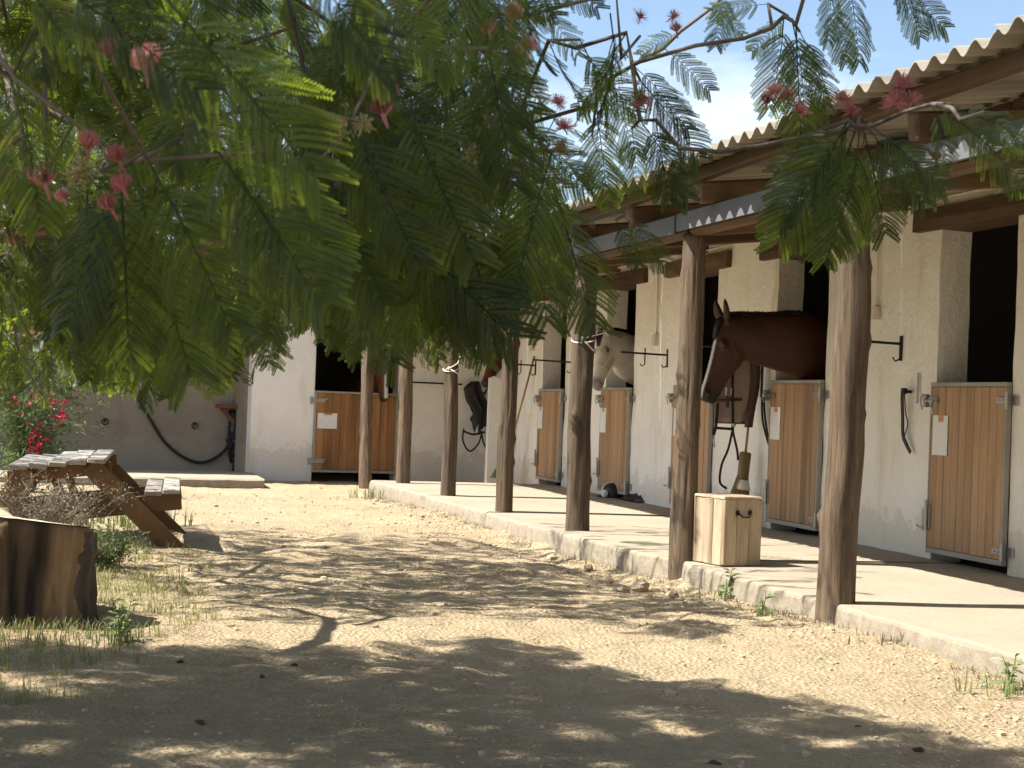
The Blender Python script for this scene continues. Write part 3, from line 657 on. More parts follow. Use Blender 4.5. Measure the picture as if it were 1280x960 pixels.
# 3: bay nosing down at the last stall
Y3 = 23.1; pl = ony(617, 424, Y3); mz = ony(602, 482, Y3-.15)
h3, _ = horse((8.0, 23.28, PZ), math.pi, 1.05, [ony(652, 448, Y3+.1), ony(636, 436, Y3)], pl, mz, (-.85, -.45, .3), (.16, .055, .022), bay_marks(False),
      'bay horse lowering its head at the corner stall beside the white wing wall', 'black_hair', -1)
# 4: bay with white blaze facing the yard over the far door
u4 = fu(479, 470)[0]; pl = fp(u4-.02, fu(481, 436)[1], .10); mz = fp(u4+.03, fu(477, 500)[1], .30)
h4, _ = horse(tuple(fp(u4-.08, -.05, -.75)), -math.pi/2+FA, 1.03, [fp(u4-.04, 1.5, -.42), fp(u4-.03, 1.66, -.18)], pl, mz, tuple(fn*.85+fd*-.12+V((0, 0, .35))), (.13, .042, .017), bay_marks(True, w=.04),
      'bay horse with broad white blaze facing out over the far stable door', 'black_hair', -1, ears=(.1, -.3, .8))
# ================================================================== WALL-HUNG AND STANDING THINGS
def rack(px, py, label, plates=(0, .0), ln=.62):
    w = onx(px, py, XW); b = MB(); o = thing('saddle_rack', (XW, w.y, w.z), label, 'rack', 'saddle racks along the wall')
    b.tube([(.02, 0, 0), (-ln, 0, .01)], .011, 8); b.build('arm', 'iron', o, True)
    b = MB(); b.box((-.006, 0, -.035), (.012, .035, .2), None, .002); b.tube([(-.012, 0, -.12), (-.05, 0, -.14), (-.075, 0, -.11)], .007, 6); b.build('wall_plate', 'iron', o)
    if plates[1]:
        b = MB(); b.tube([(-plates[1], 0, .07), (-plates[1], 0, -.11), (-plates[1]-.03, 0, -.135), (-plates[1]-.055, 0, -.11)], .0075, 6); b.build('cross_bar', 'iron', o, True)
    return o
rack(1127, 430, 'iron saddle rack on the wall between the first and second doors', (0, 0), .52)
rack(835, 444, 'iron saddle rack with a hooked cross bar near the grey horse', (0, .27), .55)
rack(670, 457, 'iron saddle rack on the wall above the long-handled scoop', (0, .22), .42)
rack(716, 453, 'iron saddle rack half hidden behind the post tied with cord', (0, 0), .55)
# black strap on a pin, right part of the wall
w = onx(1140, 490, XW); o = thing('leather_strap', (XW, w.y, w.z), 'black leather strap hanging from a pin beside the first door', 'strap')
b = MB(); b.box((-.008, -.10, .03), (.012, .018, .24), None, .002); b.build('wall_strip', 'zinc', o)
b = MB(); b.tube([(0, 0, 0), (-.05, .02, .005)], .012, 8); b.ball((-.05, .02, .005), .026, 8, 6); b.build('pin', 'iron', o)
b = MB(); pts = catmull([(-.04, .075, .03), (-.045, .07, -.05), (-.04, .06, -.2), (-.035, .055, -.34), (-.035, -.01, -.42), (-.03, -.06, -.475)], 6)
for p, q in zip(pts, pts[1:]): b.bar(p, q+(q-p)*.15, .012, .035, .002, upv=(0, 1, .2))
b.tube(catmull([(-.05, .03, 0), (-.05, .0, -.16), (-.05, -.04, -.25), (-.05, 0, -.34), (-.04, .03, -.36)], 5), .005, 5); b.build('strap', 'black_leather', o, False)
# saddle pad over a rack arm, with a hanging headcollar
yR = 13.97; zR = 1.80
o = thing('saddle_rack', (XW, yR, zR), 'iron saddle rack carrying a taupe felt pad', 'rack', 'saddle racks along the wall')
b = MB(); b.tube([(.02, 0, 0), (-.68, 0, .01)], .011, 8); b.build('arm', 'iron', o, True); b = MB(); b.box((-.006, 0, -.03), (.012, .035, .2), None, .002); b.build('wall_plate', 'iron', o)
pad = thing('saddle_pad', (6.16, yR, zR), 'taupe felt saddle pad with brown trim hanging beside the dark bay horse', 'saddle pad')
def padface(side, xs_, seed):
    rows = []
    for i in range(13):
        t = i/12; x0, x1 = xs_(t); row = []
        for k in range(9):
            q = k/8; x = x0+(x1-x0)*q
            row.append(V((x, side*(.012+.03*math.sin(t*1.6))+.03*math.sin(q*5+seed)*t*.7, .02-t*.72)))
        rows.append(row)
    return rows
for nm, side, fx, sd_, mat in (('flap', -1, lambda t: (.02-.30*min(1, t*1.9)**.8+.03*t, .14-.14*max(0,t-.55)*2), 0, 'taupe_felt'), ('flap', 1, lambda t: (-.12+.14*t, .20-.05*t), 2, 'taupe_felt')):
    rows = padface(side, fx, sd_); b = MB(); b.loft(rows, cap=False, closed=False); ob = b.build(nm, mat, pad, True); m_ = ob.modifiers.new('t', 'SOLIDIFY'); m_.thickness = .014
    b = MB(); last = rows[-1]; b.tube(last, .012, 6); b.tube([r[0] for r in rows], .009, 6); b.build('trim', 'felt_trim', ob, True)
b = MB(); b.tube([(.02, -.05, -.03), (-.12, -.07, -.2), (-.26, -.075, -.42)], .012, 6); b.tube([(-.25, -.06, -.50), (.02, -.065, -.48)], .014, 6); b.build('trim', 'felt_trim', pad, True)
b = MB(); rows = [[V((.12+.10*(k/6-.5)*(1-.25*t)+.03*math.sin(t*4), -.075+.02*math.sin(k*1.1+t*3), .0-t*.74)) for k in range(7)] for t in [i/10 for i in range(11)]]
b.loft(rows, cap=False, closed=False); ob = b.build('girth', 'brown_leather', pad, True); ob.modifiers.new('t', 'SOLIDIFY').thickness = .012
hc = thing('headcollar', (5.98, yR-.09, zR-.1), 'dark strap headcollar with steel buckle hanging over the taupe pad', 'headcollar')
def strap(b, P_, w=.026, t=.006):
    pts = catmull(P_, 5)
    for p, q in zip(pts, pts[1:]): b.bar(p, q+(q-p)*.12, t, w, .001, upv=(0, 0, 1) if abs((q-p).normalized().z) < .7 else (1, 0, 0))
b = MB(); 
def vstrap(b, P_, w=.028):
    pts = catmull(P_, 5)
    for p, q in zip(pts, pts[1:]): b.bar(p, q+(q-p)*.1, w, .006, .001, upv=(0, 1, 0))
vstrap(b, [(.10, .0, .1), (.08, -.02, -.2), (.09, -.03, -.5), (.10, -.02, -.68)]); vstrap(b, [(-.06, -.02, -.42), (-.07, -.02, -.62), (-.09, -.02, -.72)]); vstrap(b, [(-.08, -.025, -.655), (.10, -.025, -.66)], .026)
vstrap(b, [(.10, -.02, -.66), (.06, -.02, -.85), (.0, -.02, -1.0), (-.01, -.02, -1.16), (.06, -.02, -1.22)], .022); vstrap(b, [(.10, -.02, -.68), (.15, -.02, -.85), (.17, -.01, -.95)], .022); b.build('strap', 'black_leather', hc)
b = MB(); q = (.035, -.045, -.31)
b.tube([(q[0]-.025, q[1], q[2]-.035), (q[0]+.025, q[1], q[2]-.035), (q[0]+.025, q[1], q[2]+.035), (q[0]-.025, q[1], q[2]+.035), (q[0]-.025, q[1], q[2]-.035)], .007, 6); b.build('buckle', 'zinc', hc)
b = MB(); b.ball((.105, -.03, -.62), .022, 8, 6); b.tube([(-.09, -.02, -.72), (-.092, -.02, -.78), (-.08, -.02, -.82), (-.09, -.02, -.84)], .01, 6); b.build('clip', 'zinc', hc, True)
b = MB(); vstrap(b, [(.03, -.03, -.34), (.035, -.03, -.46)], .03); b.build('strap', 'brown_leather', hc)
# reins by the door jamb
o = thing('reins', (6.40, 13.92, 1.75), 'looped black reins hanging on the wall beside the second door', 'reins')
b = MB(); b.tube(catmull([(0, .02, .12), (-.02, 0, -.1), (-.01, .0, -.35), (.0, -.02, -.62), (.02, -.14, -.85), (.01, -.05, -.6), (.02, .02, -.4)], 6), .011, 6); b.tube(catmull([(.0, .03, .1), (0, .03, -.1), (.0, .03, -.4)], 4), .014, 6); b.build('strap', 'black_leather', o, True)
# broom
bw = onz(934, 648, PZ); bw = V((6.22, 13.98, PZ)); o = thing('broom', bw, 'old straw besom broom leaning on the wall behind the wooden box', 'broom'); tilt = V((.12, .1, 1)).normalized()
rnd = random.Random(3); b = MB()
for k in range(240):
    a = rnd.uniform(0, 6.28); r_ = math.sqrt(rnd.random()); top = tilt*.55+V((.035*r_*math.cos(a), .035*r_*math.sin(a), 0)); bot = V((.13*r_*math.cos(a)-.03, .06*r_*math.sin(a), rnd.uniform(0, .04))); md = top.lerp(bot, .45)+V((.012*math.cos(a), .01*math.sin(a), 0))
    b.tube([top, md, bot], [.006, .007, .004], 4)
b.build('bristles', 'broom_straw', o)
b = MB(); b.tube([tilt*.44, tilt*.56, tilt*.69, tilt*.70], [.055, .056, .058, .045], 12, wob=.1); b.build('binding', 'broom_straw', o, True)
b = MB(); b.tube([tilt*.335, tilt*.36, tilt*.40, tilt*.43], [.079, .078, .068, .06], 12); b.build('wrapping', 'white_cord', o, True)
b = MB(); b.tube([tilt*.5, tilt*1.0, tilt*1.5], [.013, .013, .012], 8); b.build('handle', 'handle_wood', o, True)
# wooden box used as a mounting block
c3 = [onz(880, 703, PZ), onz(903, 708, PZ), onz(951, 707, PZ)]; fx = (c3[2]-c3[1]); fx.z = 0; fl = fx.length; fx.normalize(); fb = V((-fx.y, fx.x, 0)); dp = .36; hh = .475
box = thing('wooden_box', c3[1]+fx*fl/2+fb*dp/2, 'pale plank box with iron handle standing on the walkway edge', 'box', None, math.atan2(fx.y, fx.x))
for k in range(3):
    wd_ = fl/3
    for sgn in (-1, 1): MB().box((-fl/2+wd_*(k+.5), sgn*(dp/2-.011), hh/2-.006), (wd_-.002, .022, hh-.016), None, .005, .004).build('plank', 'block_wood', box)
for k in range(3):
    wd_ = (dp-.046)/3
    for sgn in (-1, 1): MB().box((sgn*(fl/2-.012), -dp/2+.023+wd_*(k+.5), hh/2-.006), (.022, wd_-.002, hh-.016), None, .005, .004).build('plank', 'block_wood', box)
MB().box((0, 0, hh-.004), (fl+.002, dp+.002, .022), None, .006, .004).build('lid', 'block_wood', box)
b = MB(); b.tube([(-.05, -dp/2-.004, hh-.11), (-.05, -dp/2-.028, hh-.115), (-.03, -dp/2-.03, hh-.135), (.03, -dp/2-.03, hh-.135), (.05, -dp/2-.028, hh-.115), (.05, -dp/2-.004, hh-.11)], .006, 6)
for sx_ in (-.055, .055): b.box((sx_, -dp/2-.004, hh-.108), (.03, .006, .035), None, .001)
b.build('handle', 'iron', box)
# riding helmet and a dropped black cloth by the fourth door
w = onz(765, 622, PZ); o = thing('riding_helmet', (w.x, w.y, PZ), 'black and white riding helmet left on the walkway by the grey horse', 'helmet'); rings = []
b = MB(); b.loft([[V((.125*math.cos(a_)*math.cos(e_), .155*math.sin(a_)*math.cos(e_), .02+.155*math.sin(e_))) for a_ in [2*math.pi*k/18 for k in range(18)]] for e_ in [R(v_) for v_ in (-12, 8, 25, 42, 60, 75, 88)]]); b.build('shell', 'rubber', o, True)
b = MB(); b.tube([V((.132*math.cos(a_), .162*math.sin(a_)*.6-.02, .03+.14*math.sin(a_))) for a_ in [math.pi*k/10 for k in range(11)]], .013, 6); b.build('stripe', 'white_paint', o, True)
b = MB(); b.loft([[V((-.10*math.cos(t_), .12*math.sin(t_), .045)) for t_ in [R(q) for q in range(-70, 71, 14)]], [V((-.185*math.cos(t_)-.01, .13*math.sin(t_), .02)) for t_ in [R(q) for q in range(-70, 71, 14)]]], cap=False, closed=False); ob = b.build('peak', 'rubber', o, True); ob.modifiers.new('t', 'SOLIDIFY').thickness = .012
b = MB(); b.ball((-.13, -.10, .05), (.045, .045, .05), 10, 6); b.build('side_pad', 'white_paint', o, True)
w = onz(795, 626, PZ); b = MB(); rows = []
for i in range(15):
    rows.append([V((w.x-.05+.22*(k/11-.5), w.y-.1+.62*(i/14-.5), PZ+.004+max(0, .085*(1-((k-5.5)/6)**2)*(1-((i-7)/7.6)**2)*(1+.7*fbm(i*.5, k*.5, 3, 3))))) for k in range(12)])
b.loft(rows, cap=False, closed=False); tag(b.build('black_cloth', 'black_leather', None, True), 'crumpled black cloth lying against the wall base next to the helmet', 'cloth')
# long-handled scoop/rake
foot = V((6.1, 21.95, PZ)); w1 = onx(668, 445, 6.42); o = thing('long_scoop', foot, 'green plastic scoop with long wooden handle leaning on the wall', 'scoop'); tl_ = (w1-foot)
b = MB(); b.tube([tl_*.27, tl_*.6, tl_*1.0], .015, 8); b.build('handle', 'handle_wood', o, True)
b = MB(); rows = []
for i in range(9):
    t = i/8; wd_ = np.interp(t, [0, .25, .7, 1], [.16, .17, .09, .025])
    rows.append([V((tl_.x*.3*t-wd_*.8*(k/8-.5)*.9-.09*(1-t)**1.5, tl_.y*.3*t-wd_*1.4*(k/8-.5), .30*tl_.z*t+.02))+V((-.05, .02, 0))*(((k/8-.5)*2)**2)*(1-t) for k in range(9)])
b.loft(rows, cap=False, closed=False); ob = b.build('scoop_head', 'rake_green', o, True); ob.modifiers.new('t', 'SOLIDIFY').thickness = .008
# dark saddle and pale bridle on the far wall
ua, za = fu(588, 478); o = thing('saddle', tuple(fp(ua, za, .12)), 'black saddle hanging against the shaded far wall with trailing straps', 'saddle')
def fl_(u, z, out): return fd*u+fn*out+V((0, 0, z))
b = MB(); rows = []
for i in range(13):
    t = i/12; cen = -.02+.05*math.sin(t*7)+.02*fbm(t*6, 1, 0, 2); wd_ = np.interp(t, [0, .1, .3, .6, .85, 1], [.10, .20, .25, .24, .22, .10]); rows.append([fl_(cen-(k/10-.5)*wd_*1.35*(1+.35*fbm(t*4, k*.4, 2, 3))-.10*t, .02-t*(.70+.10*math.sin(k*1.3)), .05+.07*math.sin(math.pi*k/10)*(1-.4*t)) for k in range(11)])
b.loft(rows, cap=False, closed=False); ob = b.build('seat_and_flap', 'black_leather', o, True); ob.modifiers.new('t', 'SOLIDIFY').thickness = .03
b = MB(); b.tube(catmull([fl_(.14, -.72, .05), fl_(.15, -.9, .06), fl_(.04, -1.06, .07), fl_(-.10, -.95, .06), fl_(-.16, -.76, .05)], 6), .014, 6); b.tube(catmull([fl_(-.14, -.74, .05), fl_(-.18, -.9, .06), fl_(-.24, -1.02, .06)], 5), .014, 6); b.tube(catmull([fl_(.16, -.75, .06), fl_(.0, -.8, .09), fl_(-.2, -.76, .06)], 5), .016, 6); b.build('strap', 'black_leather', o, True)
ua, za = fu(600, 483); o = thing('bridle', tuple(fp(ua, za, .06)), 'pale rope bridle with dark straps beside the black saddle', 'bridle')
b = MB(); b.tube(catmull([fl_(.06, .02, .02), fl_(.05, -.2, .03), fl_(.05, -.4, .03), fl_(-.0, -.5, .03), fl_(-.06, -.4, .03), fl_(-.08, -.15, .03), fl_(-.06, .02, .02)], 6), .013, 6); b.tube(catmull([fl_(.02, -.34, .04), fl_(-.02, -.6, .04), fl_(-.04, -.82, .03)], 5), .013, 6); b.build('rope', 'white_cord', o, True)
b = MB(); b.tube(catmull([fl_(.07, -.06, .04), fl_(.0, -.14, .06), fl_(-.08, -.04, .04)], 5), .016, 6); b.tube(catmull([fl_(.08, -.38, .04), fl_(0, -.36, .05), fl_(-.08, -.5, .04), fl_(-.09, -.62, .04), fl_(-.02, -.55, .05)], 6), .012, 6); b.build('strap', 'black_leather', o, True)
# cords round posts
def cord(px, py, yy, rad, label, tails):
    c = onx(px, py, 4.305); b = MB(); pi = 3 if yy < 15 else 5; t__ = (c.z+.15)/2.6; cx = 4.30+POSTS[pi][1]+.03*fbm(c.z*.8, pi*7.3, 0, 2); cy = POSTS[pi][0]+POSTS[pi][2]*t__+.03*fbm(c.z*.8, pi*7.3+5, 0, 2); o = thing('cord', (cx, cy, c.z), label, 'cord', 'cords tied round posts')
    b.tube([V(((rad+.008)*math.cos(a_), (rad+.008)*math.sin(a_), .035*math.sin(a_+.6))) for a_ in [2*math.pi*k/24 for k in range(25)]], .0065, 6); b.build('loop', 'white_cord', o, True)
    b = MB(); b.ball((-rad*.5, -rad-.004, 0), .02, 8, 6)
    for t_ in tails: b.tube([V((-rad*.5, -rad-.01, 0))]+[V(q) for q in t_], .006, 6)
    b.build('knot', 'white_cord', o, True)
cord(728, 424, 13.05, .094, 'white cord tied round the post in front of the grey horse', [[(-.02, -rad_, -.03) for rad_ in (.12,)]+[(.05, -.14, -.1)], [(.16, -.05, .06), (.2, 0, .15)]])
cord(565, 461, 17.7, .078, 'white cord knotted round the post beside the black saddle', [[(.05, -.12, .06), (.12, -.1, .25)], [(-.1, -.13, -.02)], [(.06, -.13, -.06)]])
# ---- wash bay: hose, bracket, rings
def bu(px, py):
    d = ray(px, py); pl_ = FO-fn*BAY; t = (pl_-C0).dot(fn)/d.dot(fn); p = C0+d*t; return p+fn*.05
hs = [bu(*q) for q in ((175, 462), (175, 490), (174, 503), (188, 525), (205, 552), (228, 571), (250, 578), (270, 571), (285, 556), (289, 540))]
o = thing('hose', hs[2], 'black hose drooping across the grey wash bay wall', 'hose'); b = MB(); b.tube([p-hs[2] for p in catmull(hs[2:], 8)], .022, 8); b.build('tube', 'rubber', o, True)
b = MB(); b.tube([hs[0]+V((0, 0, 1.0))-hs[2], hs[1]-hs[2]], .012, 6); b.build('feed_pipe', 'pipe_white', o, True); b = MB(); b.tube([p-hs[2] for p in (hs[1]+V((0, 0, .03)), hs[1], hs[2])], [.03, .034, .028], 8); b.build('coupling', 'iron', o, True)
for q in ((131, 527), (243, 532)):
    p = bu(*q); b = MB(); b.tube([p+fd*(.045*math.cos(a_))+V((0, 0, .045*math.sin(a_))) for a_ in [2*math.pi*k/14 for k in range(15)]], .009, 6); b.tube([p-fn*.05, p+fn*.01+V((0, 0, .04))], .014, 6)
    tag(b.build('tie_ring', 'iron', None, True), 'small iron tie ring on the grey wash bay wall '+('under the hose curve' if q[0] > 200 else 'away from the hose'), 'ring', 'tie rings in the wash bay')
p = bu(291, 508); o = thing('wall_bracket', p, 'rust brown wooden bracket shelf in the corner of the wash bay', 'bracket')
b = MB(); b.bar(fd*-.12+fn*.05, fd*.28+fn*.05, .34, .05, .004); b.build('shelf', 'rust_wood', o); b = MB(); b.bar(fd*.2+V((0, 0, -.03))+fn*.12, fd*-.12+V((0, 0, -.4))+fn*.1, .05, .06, .004); b.build('brace', 'rust_wood', o); b = MB(); b.bar(fd*-.13+V((0, 0, -.03))+fn*.1, fd*-.13+V((0, 0, -.55))+fn*.1, .05, .06, .004, upv=tuple(fd)); b.build('upright', 'rust_wood', o)
o = thing('hanging_straps', p+V((0, 0, -.06)), 'bundle of black straps dangling below the rust brown bracket', 'straps'); rnd = random.Random(8); b = MB()
for k in range(9):
    u = rnd.uniform(-.08, .16); ln = rnd.uniform(.45, .95); b.tube(catmull([fd*u+fn*.1, fd*(u+rnd.uniform(-.04, .04))+fn*.13+V((0, 0, -ln*.5)), fd*(u+rnd.uniform(-.08, .06))+fn*.12+V((0, 0, -ln)), fd*(u+rnd.uniform(-.08, .1))+fn*.11+V((0, 0, -ln*.7))], 5), .016, 6)
b.build('strap', 'black_leather', o, True)
# ---- picnic table, settled on one side
pt = thing('picnic_table', (.92, 12.22, 0), 'weathered wooden picnic table tilted and sunk into the verge', 'table')
TT = Matrix.Rotation(R(-7), 4, 'Y') @ Matrix.Rotation(R(-4), 4, 'Z'); foot = V((.82, 0, 0))
def tp(x, y, z): return TT @ (V((x, y, z))-foot)
for yy in (0, 1.2):
    for sx_ in (-1, 1): b = MB(); b.bar(tp(.84*sx_, yy-(.05 if yy == 0 else 0), -.06), tp(.22*sx_, yy-(.05 if yy == 0 else 0), .705), .045, .145, .005, upv=tuple(TT.to_3x3() @ V((0, 1, 0)).cross(V((-.62*sx_, 0, .77)))) if 0 else tuple(TT.to_3x3() @ V((.77*sx_, 0, .62)))); b.build('leg', 'table_wood', pt)
    b = MB(); b.bar(tp(-.86, yy-(0 if yy == 0 else .05), .37), tp(.86, yy-(0 if yy == 0 else .05), .37), .045, .13, .005, jit=.003); b.build('seat_beam', 'table_wood', pt)
    b = MB(); b.bar(tp(-.37, yy-(0 if yy == 0 else .05), .665), tp(.37, yy-(0 if yy == 0 else .05), .665), .045, .09, .005); b.build('top_beam', 'table_wood', pt)
    b = MB()
    for sx_ in (-1, 1):
        for q in ((.50*sx_, .38), (.42*sx_, .36), (.30*sx_, .655)): b.ball(tp(q[0], yy-.078 if yy == 0 else yy+.03, q[1]), .011, 6, 4)
    b.build('bolts', 'zinc', pt)
for k in range(5):
    b = MB(); e = random.uniform(-.09, .03); b.bar(tp(-.28+.14*k, -.12+e, .732), tp(-.28+.14*k+random.uniform(-.01, .01), 1.35+e, .732+random.uniform(0, .012)), (.132), .038, .006, jit=.006); b.build('tabletop_plank', 'grey_wood', pt)
for sx_ in (-1, 1):
    for k in (0, 1): b = MB(); e = random.uniform(-.05, .02); b.bar(tp(sx_*(.66+.135*k), -.1+e, .455), tp(sx_*(.66+.135*k), 1.33+e, .46), .127, .036, .006, jit=.004); b.build('seat_plank', 'grey_wood', pt)
for sx_ in (-1, 1): b = MB(); b.bar(tp(sx_*.05, .1, .63), tp(sx_*.05, .75, .42), .04, .08, .004); b.build('brace', 'table_wood', pt)
# ---- tree stump, split face towards the yard
st = V((-.22, 8.50, 0)); o = thing('tree_stump', st, 'thick sawn tree stump with split brown face on the grass verge', 'stump'); nn = 96; rings = []; tops = []
def sr(a, z):
    r_ = .41*(1+.07*fbm(math.cos(a)*1.2, math.sin(a)*1.2, z*.8+4, 3)+.05*fbm(math.cos(a)*4, math.sin(a)*4, z*1.2, 3)); r_ *= 1+.10*sst(.2, -.05, z)
    r_ += .014*fbm(math.cos(a)*7, math.sin(a)*7, z*1.4, 4)-.07*max(0, fbm(math.cos(a)*4+9, math.sin(a)*4, z*.9, 3)-.22)
    if -1.85 < a-2*math.pi*(a > math.pi) < -1.45: r_ -= .05*math.exp(-((a-2*math.pi*(a > math.pi)+1.66)/.07)**2)*sst(.5, .2, z)
    return r_
def stz(a): return .505-.035*math.sin(a)-.04*math.cos(a)
for k in range(15):
    rings.append([V((sr(a, k/14*.5)*math.cos(a), sr(a, k/14*.5)*math.sin(a), -.1+(stz(a)+.1)*k/14)) for a in [2*math.pi*q/nn for q in range(nn)]])
b = MB(); b.loft(rings); b.build('trunk', 'stump_wood', o, True)
b = MB(); b.loft([[V((sr(a, .5)*q*math.cos(a), sr(a, .5)*q*math.sin(a), stz(a)*1.0+.006+(.012 if q < 1 else .0)*fbm(a*3, q*9, 0, 2))) for a in [2*math.pi*t_/nn for t_ in range(nn)]] for q in (1.015, .9, .6, .3, .02)]); b.build('sawn_top', 'cut_wood', o)
b = MB()
for (a0, a1) in ((-.62, .9), (-2.1, -1.72)):
    rows = []
    for k in range(13):
        z = k/12; rows.append([V(((sr(a, z*.5)+.02+.02*fbm(a*4, z*5, 3, 3)-(.03 if q in (0, 10) else 0))*math.cos(a), (sr(a, z*.5)+.02+.02*fbm(a*4, z*5, 3, 3)-(.03 if q in (0, 10) else 0))*math.sin(a), -.08+(stz(a)+.06)*z)) for q, a in [(q, a0+(a1-a0)*q/10+.09*fbm(z*3, a0+q, 0, 3)) for q in range(11)]])
    b.loft(rows, cap=False, closed=False)
b.build('bark', 'bark', o)
# ================================================================== SILK TREE (trunk stands left of the view, limbs arch over the yard)
def leaf_mesh(nm, L_, npair, nlf, lw, ll, seed, droop, pl_max, skip=0.):
    rnd = random.Random(seed); b = MB(); b.tube([(0, 0, 0), (L_*.35, 0, .0-droop*.10*L_), (L_*.7, 0, -droop*.45*L_), (L_, 0, -droop*L_)], [.0026, .002, .0016, .001], 4, cap=False)
    def rz(x): t = x/L_; return -droop*L_*t*t
    for i in range(npair):
        t = .16+.84*(i+.5)/npair; x0 = L_*t; pl = pl_max*(.62+.38*math.sin(math.pi*min(1, (i+1.2)/(npair*.9))))*(1 if i < npair-2 else .82)
        for sd_ in (-1, 1):
            if rnd.random() < skip: continue
            an = R(rnd.uniform(48, 64)-10*t); dn = rnd.uniform(.12, .5); tw = rnd.uniform(-.35, .35); o = V((x0+rnd.uniform(-.004, .004), 0, rz(x0)))
            dirx, diry = math.cos(an), math.sin(an)*sd_
            def pp(q): return o+V((dirx*pl*q+.10*pl*q*q, diry*pl*q*(1-.12*q), -dn*pl*q*q+.03*pl*q))
            b.tube([pp(0), pp(.5), pp(1)], [.0012, .001, .0007], 3, cap=False)
            for j in range(nlf):
                q = .05+.95*(j+.5)/nlf; c = pp(q); tg = (pp(min(1, q+.05))-pp(q-.05)).normalized(); nr = V((0, 0, 1)); nr = (nr-tg*nr.dot(tg)).normalized(); sid = tg.cross(nr); ln = ll*(.72+.28*math.sin(math.pi*q))*rnd.uniform(.9, 1.1)
                for e in (-1, 1):
                    d = (sid*e*.92+tg*.42+nr*(.12+tw*e)-V((0, 0, .16))).normalized(); w_ = tg*(lw*.5)
                    b.add([c-w_*.5, c+d*ln*.5-w_, c+d*ln+tg*ln*.08, c+d*ln*.55+w_], [(0, 1, 2, 3)])
    return b.mesh(nm, 'silk_leaf', False, fix=False)
HI = [leaf_mesh('leaf', .32, 11, 23, .0052, .0125, k, .10+.13*k, .125) for k in range(3)]
LO = [leaf_mesh('leaf', .31, 9, 13, .0088, .0135, k+9, .12+.16*k, .125, .06*k) for k in range(3)]
tree = thing('silk_tree', (-4.2, 6.2, g(-4.2, 6.2)), 'silk tree with feathery leaves and pink tufts arching over the yard', 'tree')
TB = V(tree.location)
rnd = random.Random(21)
# shade the photograph shows on the ground: where leaf shadows may fall
SH_NEAR = [(-80, 822), (120, 815), (300, 812), (560, 820), (650, 806), (700, 818), (780, 838), (960, 870), (1130, 912), (1400, 985), (1400, 1900), (-80, 1900)]
SH_MID = [(60, 700), (215, 668), (240, 655), (390, 650), (500, 655), (600, 672), (700, 690), (800, 722), (870, 745), (940, 772), (900, 800), (760, 775), (620, 768), (520, 772), (430, 784), (340, 780), (250, 770), (120, 735)]
SH_LEFT = [(-400, 600), (60, 600), (150, 640), (235, 690), (200, 715), (110, 715), (80, 800), (-400, 800)]
def shadow_px(p):
    q = V(p)+SDIR*((p[2])/-SDIR.z); return proj(q), q
def shade_ok(p):
    (x, y, z), q = shadow_px(p)
    if z < 2 or x < -80 or y > 1000: return q.x < 4.4 or q.y < 4
    if q.x > edge_x(max(0, q.y))-.05: return False
    return inpoly(x, y, SH_NEAR) or inpoly(x, y, SH_MID) or inpoly(x, y, SH_LEFT)
leaves = []          # (point, direction, normal, size, tier)
def put(p, d, n, sz, tier): leaves.append((V(p), V(d).normalized(), V(n), sz, tier))
def view_leaf(x0, y0, x1, y1, Z, tier=0, dz=0., tiltn=0.3):
    a = dep(x0, y0, Z); c = dep(x1, y1, Z+dz); d = c-a; n = -fw*(1-tiltn)+V((0, 0, 1))*tiltn+rt*rnd.uniform(-.3, .3); put(a, d, n, d.length/.32, tier)
# nearest fronds, read one by one
for q in ((205, -5, 395, 215, 2.3), (60, -25, 250, 90, 2.2), (375, -45, 505, 80, 2.2), (430, -40, 545, 60, 2.4), (150, 215, 60, 400, 2.9), (150, 210, 165, 440, 2.9), (185, 200, 300, 400, 2.8), (165, 205, 235, 470, 3.0), (250, 160, 410, 360, 2.5), (330, 190, 420, 330, 2.7),
          (35, -20, 95, 75, 2.3), (70, -10, 40, 90, 2.5), (590, -60, 540, 90, 3.0), (620, -50, 625, 75, 3.0), (640, 80, 560, 260, 3.6), (610, 60, 640, 230, 3.5), (500, 120, 590, 320, 3.4), (440, 150, 520, 330, 3.3), (560, 210, 640, 400, 4.0), (650, 200, 690, 400, 4.2), (600, 260, 560, 390, 4.2), (690, 230, 745, 400, 4.4), (470, 250, 640, 420, 4.0), (400, 200, 480, 380, 3.9), (690, 190, 640, 360, 4.0), (330, 120, 300, 300, 3.2), (20, 100, 60, 270, 3.0), (270, 60, 200, 200, 3.0)):
    view_leaf(*q, tier=0)
